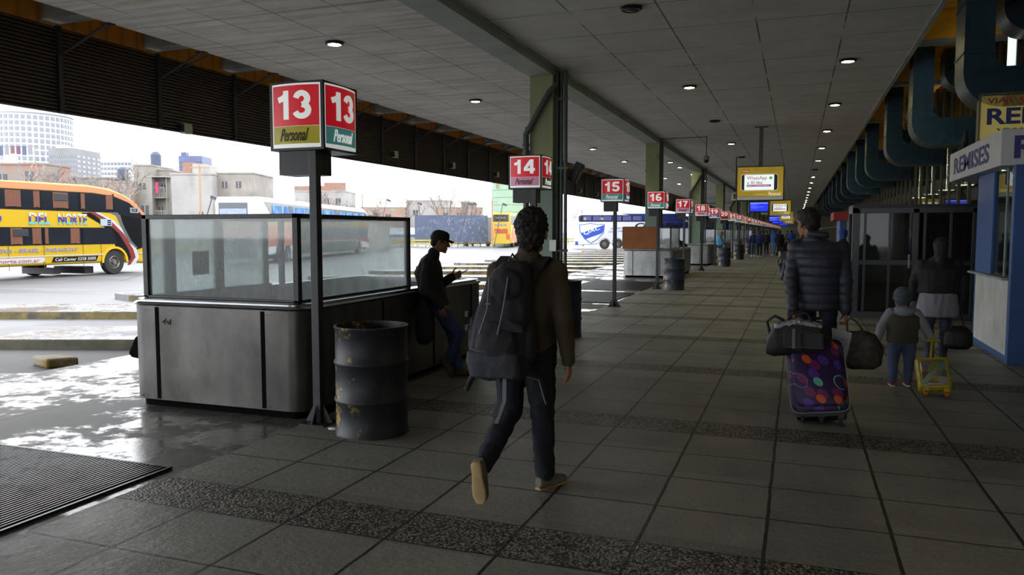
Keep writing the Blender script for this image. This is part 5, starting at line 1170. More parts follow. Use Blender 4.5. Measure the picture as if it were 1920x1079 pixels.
    # shoes
    for s in 'LR':
        d = V(o['toe'+s]).normalized(); up = Z3 if abs(d.z) < .6 else V((0, 1, .3)).normalized(); r = d.cross(up).normalized(); up = r.cross(d)
        A = P['an'+s]-up*.045*k; q = MB()
        secs = [(A-d*.065*k, .028, .03), (A-d*.03*k, .036, .045), (A+d*.04*k, .038, .05), (A+d*.1*k-up*.008, .044, .034), (A+d*.16*k-up*.015, .045, .026), (A+d*.195*k-up*.018, .03, .018)]
        q.loft([(c, a*k, b*k, r, up) for c, a, b in secs], 16, 2.4); q.cap(A, .042*k, P['an'+s]+up*.01, .042*k)
        sh = put('shoe', remesh(q, 'shoe', .006 if near else .014, 2), o['shoe'], t)
        if o.get('sole') and not far:
            q = MB(); q.loft([(A+d*x*k-up*(.045 if x > -.06 else .04)*k, w*k, .012*k, r, up) for x, w in ((-.07, .022), (-.05, .034), (.03, .034), (.1, .045), (.16, .044), (.198, .026))], 16, 2.6)
            q.build('sole', o['sole'], sh, smooth=50)
    # hair, hats
    st = o['style']
    if st:
        q = MB()
        if st == 'short': q.ell(H(0, -.022, .036), V((.086, .1, .095))*hk, Rh); q.ell(H(0, -.06, -.02), V((.068, .05, .06))*hk, Rh); q.ell(H(0, .035, .085), V((.062, .05, .035))*hk, Rh)
        if st == 'curly': q.ell(H(0, -.02, .04), V((.092, .106, .1))*hk, Rh); q.ell(H(0, -.05, -.025), V((.076, .065, .085))*hk, Rh); q.ell(H(0, .045, .085), V((.07, .055, .045))*hk, Rh)
        if st == 'long': q.ell(H(0, -.022, .036), V((.1, .112, .105))*hk, Rh); q.cap(H(0, -.05, 0), .095*hk, H(0, -.08, -.17), .085*hk)
        am = .008 if st == 'curly' else .004
        put('hair', remesh(q, 'hair', .008 if not far else .02, 2, (lambda co, n: am*(noise.noise(co*38)+.7*noise.noise(co*75))*1.6) if not far else None), o['hair'], t)
    if o['hat'] == 'cap':
        q = MB(); q.ell(H(0, -.012, .06), V((.088, .106, .07))*hk, Rh); q.ell(H(0, -.012, .035), V((.089, .107, .03))*hk, Rh)
        hm = put('cap', remesh(q, 'cap', .006, 3), o['hatm'], t)
        q = MB(); q.rings([[H(a*(.062-.02*u*u), .08+.075*u-abs(a)**2*.03, .045-.012*u-abs(a)**2*.018+z) for a in [i/6-1 for i in range(13)]]+[H(a*(.062-.02*u*u), .08+.075*u-abs(a)**2*.03, .041-.012*u-abs(a)**2*.018+z) for a in [1-i/6 for i in range(13)]] for u, z in ((0, 0), (.5, -.002), (.9, -.006), (1.0, -.009))])
        q.build('cap_brim', o['hatm'], hm, smooth=40)
    if o['hat'] == 'beanie':
        q = MB(); q.ell(H(0, -.012, .035), V((.098, .115, .108))*hk, Rh); q.cap(H(-.02, -.03, .0), .09*hk, H(.02, -.02, .0), .09*hk)
        bn = put('beanie', remesh(q, 'beanie', .007, 2, lambda co, n: .0025*math.sin(co.z*260)), o['hatm'], t)
        MB().lathe([(.1*hk, -.012), (.106*hk, 0), (.1*hk, .014)], H(0, -.012, .0), 28).build('beanie_rib', o['hatm'], bn, smooth=60)
    return t, P

# --- the backpacker
m_olive = mat('jumper_olive', '#4a4030', .9, var=.15, vs=7, bump=.4, bs=90); m_grip = mat('sole_gum', '#b0956a', .8, var=.2, vs=9); m_canv = mat('canvas_shoe', '#6f6f62', .8)
bp, BP = person('young man in an olive jumper walking away with a large backpack', -1.54, 4.42, 0, 1.74,
    dict(head=(.035, .03, 1.625), neck=(.02, .0, 1.475), shL=(-.185, .02, 1.39), elL=(-.245, .03, 1.09), wrL=(-.235, .14, .85), shR=(.2, 0, 1.4), elR=(.265, -.07, 1.12), wrR=(.275, -.0, .86),
         hipL=(-.09, 0, .91), knL=(-.11, .04, .51), anL=(-.17, -.27, .24), hipR=(.095, 0, .91), knR=(.085, .09, .49), anR=(.08, .16, .09)),
    dict(skin=m_skin, top=m_olive, pants=mat('jeans_dark', '#141824', .85, var=.25, vs=6, bump=.2, bs=80), shoe=m_canv, sole=m_grip, style='curly', hs=1.12, toeL=(.02, .22, -1), toeR=(.4, 1, 0), topname='jumper', folds=.008, bulk=1.1, girth=1.06, yaw=.12, pb=1.18, hdR=(.02, .12, -1), hdL=(.0, .2, -1)), near=True)
m_pack = mat('pack_charcoal', '#24252b', .8, var=.2, vs=6, bump=.4, bs=60); m_pack2 = mat('pack_grey', '#3a3c45', .8, var=.15, vs=8, bump=.3, bs=60); m_strap = mat('strap_grey', '#6f7178', .8)
t = thing('backpack', 'large charcoal hiking backpack on the back of the man in the olive jumper', 'backpack', (-1.575, 4.2, .76))
q = MB()
sec = [(-.03, .0, .12, .07), (-.03, .04, .165, .105), (-.035, .2, .18, .12), (-.015, .38, .165, .115), (.01, .54, .14, .095), (.03, .64, .11, .075), (.045, .685, .07, .05)]
q.loft([(V((x, -.02+.05*z, z)), rx, ry, X3, Y3) for x, z, rx, ry in sec], 24, 2.8)
q.ell((-.02, -.12, .2), (.13, .06, .15)); q.ell((.03, -.09, .56), (.1, .05, .09)); q.ell((-.2, 0, .24), (.035, .07, .13)); q.ell((.15, 0, .22), (.035, .07, .12))
pk = put('pack_body', remesh(q, 'pack_body', .007, 3, fold(.006, 12, (1, 1, .7))), m_pack, t)
q = MB(); q.loft([(V((-.03, -.115, .03)), .15, .06, X3, Y3), (V((-.04, -.13, .12)), .16, .06, X3, Y3), (V((-.04, -.12, .17)), .155, .055, X3, Y3)], 20, 3)
put('lower_pocket', remesh(q, 'pocket', .007, 3, fold(.004, 14)), m_pack2, t)
MB().tube([(-.2, -.07, .175), (-.12, -.165, .18), (.05, -.17, .175), (.13, -.08, .17)], .009, 6).build('compression_strap', m_pack2, t, smooth=60)
q = MB(); q.prism([(-.02, -.17, .3), (.07, -.175, .37), (.13, -.12, .33), (.14, -.11, .29)], (0, .03, 0)); put('side_flap', q.mesh(), m_pack2, t)
for x0, x1 in ((-.05, .0), (.06, .08)): MB().tube([(x0, -.14, .6), ((x0+x1)/2-.03, -.165, .42), (x0-.05, -.175, .28)], .006, 6).build('cord', m_strap, t, smooth=60)
MB().box(-.06, -.03, -.186, -.178, .45, .458).build('logo_tab', m_strap, t)
for a, b_, c in (((-.01, -.12, .02), (.01, -.15, -.1), (-.02, -.16, -.2)), ((.03, -.12, .02), (.04, -.15, -.1), (-.01, -.15, -.235))):
    MB().rings([[V(p)+V((s*.012, dy, 0)) for s, dy in ((-1, 0), (1, 0), (1, .003), (-1, .003))] for p in (a, b_, c)]).build('hanging_strap', m_strap if a[0] > 0 else m_pack2, t)
MB().tube([(.13, -.02, .02), (.19, .02, -.0), (.215, .02, -.08), (.235, .02, -.14)], .005, 6).build('hanging_cord', m_strap, t, smooth=60)
for s, e in ((-1, (-.13, .2, .66)), (1, (.2, .2, .66))):
    MB().rings([[V(p)+V((a*.03, 0, dz)) for a, dz in ((-1, 0), (1, 0), (1, .012), (-1, .012))] for p in [(.035+s*.1, .05, .58), (.045+s*.125, .12, .675), (.045+s*.13, .2, .70), (.045+s*.13, .29, .66), (.04+s*.13, .345, .55)]]).build('shoulder_strap', m_pack, t, smooth=60)
MB().tube([(-.2, .02, .02), (-.24, .03, -.02), (-.26, .0, -.09)], [.012, .02, .016], 8).build('hip_belt_end', m_pack, t, smooth=60)
MB().tube([(-.0, .02, .68), (.035, .0, .73), (.07, .02, .68)], .008, 8).build('grab_loop', m_pack2, t, smooth=60)
for z in (.36, .28): MB().box(-.245, -.225, -.05, -.02, z, z+.03).build('buckle', m_dark, t)

# --- the man leaning on the booth
m_coat = mat('jacket_black', '#1c1b1d', .8, var=.2, vs=6, bump=.2, bs=50); m_boot = mat('boot_brown', '#4c3324', .6, var=.2, vs=8)
HD = math.radians(-70)
cm, CP = person('man in a black cap and dark jacket leaning on the booth, looking at his phone', -3.765, 7.72, HD, 1.75,
    dict(head=(0, .085, 1.51), neck=(0, .01, 1.36), chest=(0, -.05, 1.17), waist=(0, -.02, .98), pelvis=(0, .02, .84), shL=(-.17, -.03, 1.29), elL=(-.23, .04, 1.01), wrL=(-.1, .2, 1.11), shR=(.17, -.04, 1.28), elR=(.25, -.06, .99), wrR=(.22, .1, .83),
         hipL=(-.09, .04, .82), knL=(-.06, .21, .47), anL=(-.05, .27, .09), hipR=(.09, .04, .82), knR=(.07, .29, .49), anR=(.03, .17, .2)),
    dict(top=m_coat, pants=m_jean, shoe=m_boot, style='short', hat='cap', hatm=mat('cap_black', '#121214', .8), toeR=(0, .5, -.85), toeL=(0, 1, 0), bulk=1.12, hem=-.02, hw=.015, pitch=-.22, folds=.011, skin=m_skin2, hdR=(-.05, .25, -1), hnL=(.3, .2, 1), htL=(0, .4, .9), curlL=1.0, hdL=(.25, 1, .35), hs=.98), near=True)
t = thing('mobile_phone', 'dark mobile phone held by the man in the cap', 'phone', (-3.765, 7.72, 0), HD)
MB().boxm(.068, .13, .009, Matrix.Translation((-.06, .325, 1.165)) @ Matrix.Rotation(.5, 4, 'X')).build('case', m_dark, t, bevel=.003)
MB().boxm(.06, .115, .002, Matrix.Translation((-.06, .322, 1.171)) @ Matrix.Rotation(.5, 4, 'X')).build('screen', m_ph, t)
t = thing('shoulder_bag', 'soft black bag hanging against the booth behind the man in the cap', 'bag', (-3.77, 7.5, .4))
q = MB(); q.loft([(V((0, 0, 0)), .05, .03, X3, Y3), (V((0, 0, .06)), .1, .06, X3, Y3), (V((0, 0, .25)), .1, .07, X3, Y3), (V((0, 0, .4)), .06, .05, X3, Y3), (V((0, 0, .48)), .03, .03, X3, Y3)], 16, 2.5)
put('bag_body', remesh(q, 'bag', .009, 3, fold(.01, 10)), m_coat, t)
MB().tube([(-.02, 0, .45), (-.03, .02, .7), (.03, .02, .7), (.03, 0, .45)], .008, 6).build('strap', m_dark, t, smooth=60)

# --- the man in the quilted coat, with luggage
m_puff = mat('quilted_navy', '#2b2e3a', .55, var=.12, vs=5, bump=.15, bs=40)
def quilt(co, n): return .011*(abs(math.sin(co.z*PI/.085))**.6)-.004+.003*noise.noise(co*14)
pm, PM = person('man in a dark quilted coat walking away, pulling a purple suitcase', .2, 7.95, 0, 1.86,
    dict(head=(-.1, .05, 1.6), neck=(-.05, -.01, 1.45), shL=(-.19, 0, 1.4), elL=(-.225, -.08, 1.1), wrL=(-.2, -.16, .84), shR=(.19, 0, 1.39), elR=(.225, -.02, 1.1), wrR=(.24, -.02, .82), anL=(-.1, .22, .09), knL=(-.1, .16, .5), anR=(.1, -.22, .12), knR=(.1, .04, .5)),
    dict(top=m_puff, pants=m_navy, shoe=m_dark, disp=quilt, bulk=1.16, hem=-.12, hw=-.01, yaw=.7, hs=1.1, pitch=-.12, style='short', topname='quilted_coat', curlR=1.1, curlL=1.2, skin=m_skin2, hdR=(.05, .05, -1)), near=True)
MB().cap((-.075, -.07, 1.6), .035, (.055, -.08, 1.585), .035).cap((-.09, -.04, 1.57), .03, (-.07, .03, 1.55), .03).build('hood', m_puff, pm, smooth=60)
MB().tube([(-.19, .07, 1.735), (-.135, .1, 1.735)], .003, 6).build('glasses', m_dark, pm)
def dots_mat():
    m, t, b, co = base('suitcase_dots'); c = lin('#2a1440'); s3 = t.new('ShaderNodeSeparateXYZ'); t.link(co, s3.inputs[0]); c3 = t.new('ShaderNodeCombineXYZ'); t.link(t.m('ADD', s3.outputs[0], t.m('MULTIPLY', s3.outputs[1], .9)), c3.inputs[0]); t.link(s3.outputs[2], c3.inputs[1]); flat = c3.outputs[0]; rs = ['#3a1e66', '#7a1f58', '#4a2a80', '#c04a12', '#5fb0a8', '#8a2862']
    for i, (off, sc, cols_, r) in enumerate((((0, 0, 0), 8.5, ('#4b2a86', '#6d1d55'), .34), ((3.3, 1.7, 9), 7.0, ('#c2511a', '#5aa79c'), .24), ((7.7, 4.1, 2), 5.0, ('#6a5aa8', '#6fb3aa'), 0))):
        v = t.new('ShaderNodeTexVoronoi'); v.voronoi_dimensions = '2D'; v.inputs['Scale'].default_value = sc; v.inputs['Randomness'].default_value = .6
        a = t.new('ShaderNodeVectorMath', operation='ADD'); t.link(flat, a.inputs[0]); a.inputs[1].default_value = off; t.link(a.outputs[0], v.inputs['Vector'])
        sx = t.new('ShaderNodeSeparateColor'); t.link(v.outputs['Color'], sx.inputs[0])
        k = t.mix(t.m('GREATER_THAN', sx.outputs[0], .5), lin(cols_[0]), lin(cols_[1]))
        if r: f = t.m('MULTIPLY', t.m('LESS_THAN', v.outputs['Distance'], r), t.m('GREATER_THAN', sx.outputs[1], .12 if i == 0 else .45))
        else: f = t.m('MULTIPLY', t.m('LESS_THAN', t.m('ABSOLUTE', t.m('SUBTRACT', v.outputs['Distance'], .27)), .018), t.m('GREATER_THAN', sx.outputs[1], .4))
        c = t.mix(f, c, k)
    t.link(c, b.inputs['Base Color']); b.inputs['Roughness'].default_value = .6; return m
t = thing('suitcase', 'purple wheeled suitcase with orange, mint and magenta dots', 'suitcase', (.235, 6.88, 0), .0)
MT = Matrix.Translation((0, 0, .06)) @ Matrix.Rotation(-.12, 4, 'Y') @ Matrix.Rotation(-.42, 4, 'X')
md = dots_mat()
def rbox(w, d, h, z0, M, r=.06, y0=0):
    rs = []
    for y in [y0+d*i/6 for i in range(7)]:
        e = min(y-y0, y0+d-y); k_ = max(0, .03-e)*.8; rs.append([M @ V((a, y, c)) for a, c, _ in rrect(-w/2+k_, w/2-k_, z0+k_, z0+h-k_, r, 0, 5)])
    return MB().rings(rs)
rbox(.46, .24, .64, .05, MT, .07).build('shell', md, t, smooth=50)
rbox(.41, .05, .56, .09, MT, .07, -.045).build('front_pocket', md, t, smooth=50)
pip = [MT @ V((a, -.002, c)) for a, c, _ in rrect(-.232, .232, .048, .692, .07, 0, 5)]; MB().tube(pip+[pip[0]], .005, 6).build('piping', mat('piping_grey', '#7d8388', .6), t, smooth=60)
MB().boxm(.4, .2, .09, MT @ Matrix.Translation((0, .11, .06))).build('base_cover', m_dark, t, bevel=.02)
MB().boxm(.04, .004, .012, MT @ Matrix.Translation((0, -.048, .575))).build('label_tab', m_strap, t)
for x in (-.15, 0, .15):
    MB().lathe([(.03, -.014), (.034, -.01), (.034, .01), (.03, .014)], (x, .04, .036), 16, axis='x').build('wheel', m_rubber, t, smooth=40)
    MB().boxm(.045, .05, .06, Matrix.Translation((x, .05, .08))).build('wheel_fork', m_dark, t)
for x in (-.09, .09): MB().tube([MT @ V((x, .16, .6)), MT @ V((x*.9, .16, .93))], .008, 8).build('pull_rod', m_steel2, t)
MB().tube([MT @ V((-.1, .16, .93)), MT @ V((.1, .16, .93))], .014, 8).build('pull_handle', m_dark, t)
MB().tube([MT @ V((-.216, .06, .3)), MT @ V((-.24, .08, .33)), MT @ V((-.24, .08, .42)), MT @ V((-.216, .06, .45))], .01, 8).build('side_handle', m_dark, t, smooth=60)
# duffel on top
t = thing('duffel_bag', 'black travel bag with tan piping and clear film, on top of the purple suitcase', 'bag', (.04, 7.16, .57))
q = MB(); q.loft([(V((-.27, 0, .04)), .05, .07, Y3, Z3), (V((-.2, 0, .1)), .12, .14, Y3, Z3), (V((0, 0, .14)), .13, .16, Y3, Z3), (V((.17, 0, .13)), .12, .14, Y3, Z3), (V((.26, 0, .08)), .05, .07, Y3, Z3)], 20, 3.2)
put('bag_body', remesh(q, 'bag', .008, 3, fold(.007, 9)), mat('bag_black', '#17181c', .6, bump=.2, bs=50), t)
m_tan = mat('piping_tan', '#7d5f3e', .7)
for x0, x1 in ((-.12, .03), (.045, .2)):
    pc = MB().prism([(x0, -.152, .05), (x1, -.152, .05), (x1-.01, -.15, .18), (x0, -.148, .19)], (0, .04, 0)).build('front_pocket', mat('pocket_black', '#1e2026', .6), t, bevel=.01)
    pp = [V((x0, -.155, .06)), V((x1, -.155, .06)), V((x1-.01, -.154, .18)), V((x0, -.152, .19))]; MB().tube(pp+[pp[0]], .003, 6).build('piping', m_tan, pc)
MB().box(-.055, -.03, -.16, -.15, .05, .22).build('pocket_strap', m_strap, t)
m_film = mat('clear_film', '#9a9ca0', .12, spec=1, var=.3, vs=9, bump=.9, bs=22)
q = MB(); q.loft([(V((-.2, -.03, .22)), .08, .02, Y3, Z3), (V((0, -.05, .275)), .1, .02, Y3, Z3), (V((.18, -.04, .24)), .08, .02, Y3, Z3)], 14)
put('clear_film', remesh(q, 'film', .009, 1, fold(.012, 22)), m_film, t)
MB().tube([(-.24, 0, .14), (-.27, 0, .26), (-.2, -.02, .31), (-.12, -.02, .27)], .014, 8).build('end_loop', m_dark, t, smooth=60)
for s in (-1, 1): MB().tube([(-.1, s*.05, .27), (-.05, s*.03, .34), (.06, s*.03, .345), (.1, s*.05, .28)], .01, 8).build('carry_handle', m_dark, t, smooth=60)
MB().tube([(.24, 0, .1), (.29, .0, .06), (.3, .02, -.02)], .012, 8).build('strap_end', m_dark, t, smooth=60)
# brown bag in the right hand and the sheet of paper
t = thing('handbag', 'dark brown patterned bag hanging from the right hand of the man in the quilted coat', 'bag', (.575, 7.6, .38))
q = MB(); q.loft([(V((0, 0, 0)), .1, .03, X3, Y3), (V((.0, 0, .05)), .165, .07, X3, Y3), (V((.01, 0, .2)), .17, .075, X3, Y3), (V((-.01, 0, .31)), .12, .05, X3, Y3), (V((-.03, 0, .34)), .07, .03, X3, Y3)], 20, 3)
put('bag_body', remesh(q, 'bag', .009, 3, fold(.01, 9)), mat('bag_brown', '#33291f', .6, var=.5, vs=20, dirt='#4a4234', ds=14, dt=(.5, .6)), t)
for s in (-1, 1): MB().tube([(-.12, s*.03, .3), (-.13, s*.01, .42), (-.1, 0, .46), (-.04, s*.01, .42), (.03, s*.03, .31)], .009, 8).build('carry_handle', m_boot, t, smooth=60)
t = thing('paper_sheet', 'printed white sheet hanging beside the brown bag', 'paper', (.385, 7.45, .44))
sh = MB().prism([(-.07, 0, .32), (.1, 0, .28), (.04, 0, -.06), (-.04, 0, -.06)], (0, .003, 0)).build('sheet', mat('sheet_white', '#b9bcc2', .6), t)
b = MB()
for k_ in range(14): b.box(-.03, .06, -.002, 0, .22-.017*k_, .225-.017*k_)
b.build('printed_lines', mat('print_grey', '#85888f', .7), sh)

# --- person partly hidden beyond him, holding a phone
hp_, HP = person('person in a dark coat almost hidden behind the quilted-coat man, holding out a phone', .08, 9.4, .2, 1.6,
    dict(elL=(-.2, .1, 1.2), wrL=(-.22, .28, 1.33), elR=(.2, .02, 1.1)), dict(top=m_puff, pants=m_navy, bulk=1.0, curlL=1.0, hdL=(0, .3, .7), hnL=(.3, 0, .5)))
t = thing('mobile_phone', 'grey mobile phone raised beside the sleeve of the man in the quilted coat', 'phone', (-.15, 9.62, 1.31)); MB().boxm(.07, .01, .14, Matrix.Rotation(.4, 4, 'Y')).build('case', m_ph, t, bevel=.004)
person('person in a dark coat with a blue hood beside the door vestibule', .93, 17.9, .1, 1.68, None, dict(top=m_coat, pants=m_navy, bulk=1.1, hair=mat('hood_blue', '#1c3f8c', .8), style='curly'))

# --- toddler with the yellow case
m_vest = mat('vest_olive', '#4f4a3a', .85, var=.1, vs=6); m_sleeve = mat('sleeve_grey', '#8b8c94', .9, var=.12, vs=8, bump=.2, bs=50)
kd, KP = person('toddler in a grey knitted beanie and olive vest, holding a yellow trolley case', 1.06, 8.92, .08, 1.06,
    dict(head=(-.03, .0, 1.53), neck=(-.0, 0, 1.34), chest=(0, 0, 1.2), waist=(0, 0, .98), pelvis=(0, 0, .8), shL=(-.2, 0, 1.26), elL=(-.33, 0, 1.04), wrL=(-.38, .02, .84), shR=(.2, 0, 1.26), elR=(.33, -.02, 1.06), wrR=(.44, -.04, .87),
         hipL=(-.11, 0, .78), knL=(-.13, .02, .42), anL=(-.13, -.0, .1), hipR=(.11, 0, .78), knR=(.12, .02, .42), anR=(.12, .06, .1)),
    dict(top=m_vest, pants=mat('jeans_faded', '#4a5876', .85, var=.2, vs=8), shoe=mat('shoe_red', '#8f1f2c', .6), sole=m_white, bulk=1.3, girth=1.12, hem=-.03, hat='beanie', hatm=mat('beanie_grey', '#4a555c', .9, var=.35, vs=30, stretch=(.3, .3, 3)), hs=1.42, style=None, folds=.005, pb=1.35, yaw=.5, curlR=1.2, skin=m_skin2, topname='vest'), near=True)
q = MB()
for s in 'LR': q.cap(KP['sh'+s], .061, KP['el'+s], .051); q.cap(KP['el'+s], .051, KP['wr'+s], .039)
put('sleeves', remesh(q, 'sleeves', .008, 3, fold(.005, 16)), m_sleeve, kd)
q = MB(); q.ell((0, -.045, .79), (.095, .055, .06)); q.ell((0, -.03, .82), (.1, .075, .03)); put('hood', remesh(q, 'hood', .008, 3, fold(.003, 14)), m_sleeve, kd)
t = thing('trolley_case', 'small yellow children\'s trolley case with a glossy picture front', 'suitcase', (1.33, 8.5, 0))
MK = Matrix.Translation((0, 0, .05)) @ Matrix.Rotation(-.1, 4, 'Y') @ Matrix.Rotation(-.45, 4, 'X'); m_yel = mat('case_yellow', '#b09a18', .35)
rbox(.3, .14, .34, .02, MK, .03).build('shell', m_yel, t, smooth=50)
def pic():
    m, t, b, co = base('case_picture'); v = t.new('ShaderNodeTexVoronoi'); v.inputs['Scale'].default_value = 16; t.link(co, v.inputs['Vector'])
    h = t.new('ShaderNodeHueSaturation'); h.inputs['Saturation'].default_value = .75; h.inputs['Value'].default_value = .5; t.link(v.outputs['Color'], h.inputs['Color'])
    t.link(t.mix(.35, h.outputs[0], lin('#5a7a2a')), b.inputs['Base Color']); b.inputs['Roughness'].default_value = .08; t.link(t.bump(t.noise(co, 18, 3), .5, .01), b.inputs['Normal']); return m
rbox(.26, .012, .3, .04, MK, .03, -.012).build('picture_panel', pic(), t, smooth=50)
for x in (-.09, .09):
    MB().lathe([(.02, -.02), (.027, -.015), (.027, .015), (.02, .02)], (x, .0, .027), 14, axis='x').build('wheel', mat('case_orange', '#b06a12', .4), t, smooth=40); MB().boxm(.05, .05, .05, Matrix.Translation((x, .02, .062))).build('wheel_fork', m_yel, t)
MB().tube([MK @ V((0, .12, .34)), (.0, .36, .5)], .012, 8).build('pull_rod', m_yel, t); MB().tube([(-.06, .36, .505), (.07, .36, .505)], .014, 8).build('pull_handle', m_yel, t)

# --- woman
wm, WP = person('woman in a black jacket over a long pale shirt, carrying a black bag', 1.64, 10.62, -.05, 1.56,
    dict(head=(.01, .02, 1.6), elL=(-.3, 0, 1.13), wrL=(-.31, .06, .9), elR=(.3, -.02, 1.1), wrR=(.27, .02, .84), shL=(-.21, 0, 1.38), shR=(.21, 0, 1.38), anL=(-.09, -.1, .1), knL=(-.1, .03, .5), anR=(.09, .15, .09)),
    dict(top=m_coat, pants=mat('jeans_slate', '#2c3547', .85, var=.2, vs=6), bulk=1.2, girth=1.28, hem=.04, style='long', pb=1.05, shoe=m_dark, folds=.008, curlR=1.1, skin=m_skin2), near=False)
q = MB(); q.loft([(V((-.01, -.0, .59)), .235, .17, X3, Y3), (V((0, 0, .72)), .225, .165, X3, Y3), (V((0, 0, .9)), .2, .15, X3, Y3)], 24)
put('long_shirt', remesh(q, 'shirt', .011, 4, fold(.008, 10, (1.4, 1.4, .3))), mat('shirt_pale', '#83838a', .9, var=.06, vs=5), wm)
t = thing('handbag', 'round black bag hanging from the right hand of the woman', 'bag', (1.87, 10.6, .2))
q = MB(); q.loft([(V((0, 0, 0)), .1, .06, X3, Y3), (V((0, 0, .05)), .155, .09, X3, Y3), (V((0, 0, .2)), .15, .09, X3, Y3), (V((0, 0, .28)), .08, .05, X3, Y3)], 20, 2.6)
put('bag_body', remesh(q, 'bag', .01, 3, fold(.006, 9)), mat('bag_jet', '#0f0f11', .6), t)
for s in (-1, 1): MB().tube([(-.09, s*.04, .24), (-.07, s*.01, .46), (-.03, 0, .53), (.02, s*.01, .46), (.06, s*.04, .25)], .008, 8).build('carry_handle', m_dark, t, smooth=60)
t = thing('carrier_bag', 'small mint green bag held low between the toddler and the woman', 'bag', (1.36, 10.66, .42))
q = MB(); q.loft([(V((0, 0, 0)), .07, .03, X3, Y3), (V((0, 0, .14)), .075, .035, X3, Y3), (V((0, 0, .22)), .03, .015, X3, Y3)], 14, 3); put('bag_body', remesh(q, 'bag', .009, 2, fold(.006, 12)), mat('bag_mint', '#4f7a6a', .6), t)
MB().tube([(-.03, 0, .2), (-.0, 0, .38), (.03, 0, .2)], .005, 6).build('carry_handle', _M['bag_mint'], t)

# --- people farther away
M2 = lambda n, c: mat('cloth_'+n, c, .85)
person('man in a light blue jacket leaning against the grey booth behind sign 18', -3.55, 39.3, -1.4, 1.66, dict(wrL=(-.12, .3, 1.15), elL=(-.22, .1, 1.1), wrR=(.1, .3, 1.12), elR=(.22, .1, 1.1), head=(0, .09, 1.58)), dict(top=M2('sky', '#4a8fb8'), pants=M2('navy', '#1c2233'), hair=M2('greyhair', '#6f6557'), bulk=1.25, pitch=-.3))
person('person in black bending behind the booth with the brown board', -4.55, 33.6, 1.2, 1.55, dict(head=(0, .3, 1.42), neck=(0, .2, 1.36), chest=(0, .1, 1.25), shL=(-.18, .14, 1.32), shR=(.18, .14, 1.32)), dict(top=M2('black', '#131317'), bulk=1.5, hair=M2('black', '#131317')), far=True)
person('person in a navy jacket with pale cuffs and light jeans in the distant group', -2.62, 52.6, .3, 1.66, None, dict(top=M2('royal', '#22306e'), pants=M2('lightjean', '#51708f'), shoe=m_white), far=True)
person('curly-haired person in a navy jacket and black trousers in the distant group', -2.2, 51.8, -.2, 1.68, None, dict(top=M2('royal', '#22306e'), pants=M2('black', '#131317'), shoe=m_white, style='curly', hair=M2('brownhair', '#3b2a1c')), far=True)
person('person in a dark green jacket right of the navy pair', -1.95, 56.6, .4, 1.68, None, dict(top=M2('forest', '#26332e'), pants=M2('black', '#131317')), far=True)
person('person in a red top standing by the distant sign poles', -2.55, 72, .2, 1.65, None, dict(top=M2('red', '#7e1d24'), pants=M2('black', '#131317')), far=True)
person('person in a bright blue hooded jacket and light jeans', -1.42, 54.8, -.8, 1.74, dict(anL=(-.12, .18, .09), anR=(.1, -.2, .09)), dict(top=M2('bright', '#2348a0'), pants=M2('lightjean', '#51708f'), shoe=m_white, hair=M2('bright', '#2348a0'), style='curly', bulk=1.1), far=True)
person('person in a long black coat beside the bright blue jacket', -1.05, 54.4, .1, 1.72, None, dict(top=M2('black', '#131317'), pants=M2('black', '#131317'), bulk=1.35, hem=-.3, style='long'), far=True)
person('person in a blue jacket seen just left of the quilted-coat man', -.38, 63, .0, 1.74, None, dict(top=M2('cobalt', '#1f4fa8'), pants=M2('navy', '#1c2233'), bulk=1.2), far=True)
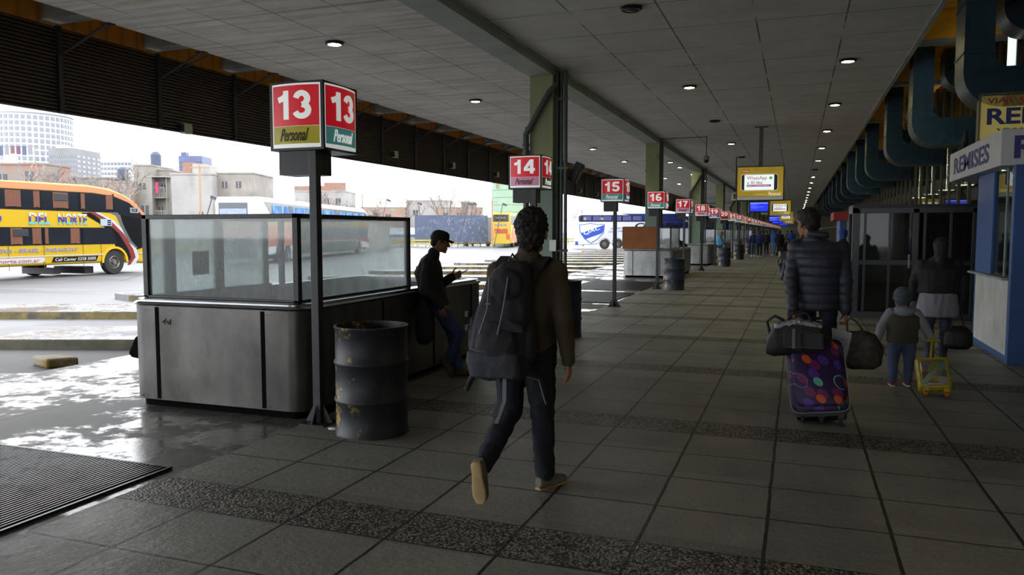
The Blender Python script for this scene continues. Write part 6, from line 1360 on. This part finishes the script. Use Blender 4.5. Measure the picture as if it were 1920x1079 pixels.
sit = dict(head=(0, .1, 1.05), neck=(0, .05, .9), chest=(0, .02, .75), waist=(0, 0, .5), pelvis=(0, 0, .35), shL=(-.18, .04, .85), shR=(.18, .04, .85), elL=(-.22, .15, .6), elR=(.22, .15, .6), wrL=(-.12, .35, .55), wrR=(.12, .35, .55), hipL=(-.1, .03, .33), hipR=(.1, .03, .33), knL=(-.13, .4, .55), knR=(.13, .4, .55), anL=(-.13, .5, .1), anR=(.13, .5, .1))
for x, y, c, l in ((-.78, 55.6, '#2f2b38', 'crouching person in dark purple beside the long black coat'), (-.5, 58.5, '#5d2c34', 'crouching person in a maroon top amid the bags'), (-.1, 60.2, '#39424a', 'crouching person in grey behind the quilted-coat man')):
    person(l, x, y, .5, 1.72, sit, dict(top=mat('sit'+c, c, .85), pants=M2('navy', '#1c2233')), far=True)
fc = [(-1.6, 78, '#3c4250', '#15161a', 'grey'), (-.9, 84, '#6e6250', '#2a2e3a', 'beige'), (-2.0, 92, '#1d1f24', '#3d4f6a', 'black top and jeans'), (-.2, 96, '#7a3c2c', '#1a1c22', 'rust'), (.4, 88, '#223c68', '#15161a', 'mid blue'), (-1.2, 104, '#8b8a86', '#2a2e3a', 'pale grey'), (-.5, 112, '#46283c', '#15161a', 'plum'), (.3, 118, '#2f4a3a', '#22262e', 'moss green')]
for x, y, a, b_, l in fc: person('tiny distant person in %s far down the concourse' % l, x, y, random.uniform(-1, 3), 1.7, None, dict(top=mat('far'+a, a, .85), pants=mat('farp'+b_, b_, .85)), far=True)
t = thing('holdall', 'dark holdall on the floor beside the crouching people', 'bag', (-.95, 53.6, 0)); q = MB(); q.loft([(V((-.3, 0, .15)), .12, .1, Y3, Z3), (V((0, 0, .18)), .16, .17, Y3, Z3), (V((.3, 0, .15)), .12, .1, Y3, Z3)], 14, 3); put('bag_body', q.mesh(), m_coat, t); MB().tube([(-.12, 0, .33), (0, 0, .45), (.12, 0, .33)], .012, 6).build('handle', m_dark, t)
t = thing('drink_carton', 'small white carton standing on the floor by the crouching people', 'carton', (-1.02, 53.0, 0)); MB().box(-.06, .06, -.06, .06, 0, .27).prism([(-.06, -.06, .27), (.06, -.06, .27), (.06, 0, .33), (-.06, 0, .33)], (0, .06, 0)).build('box', m_white, t); MB().cyl((0, 0, .3), (0, 0, .36), .02).build('cap', m_white, t)
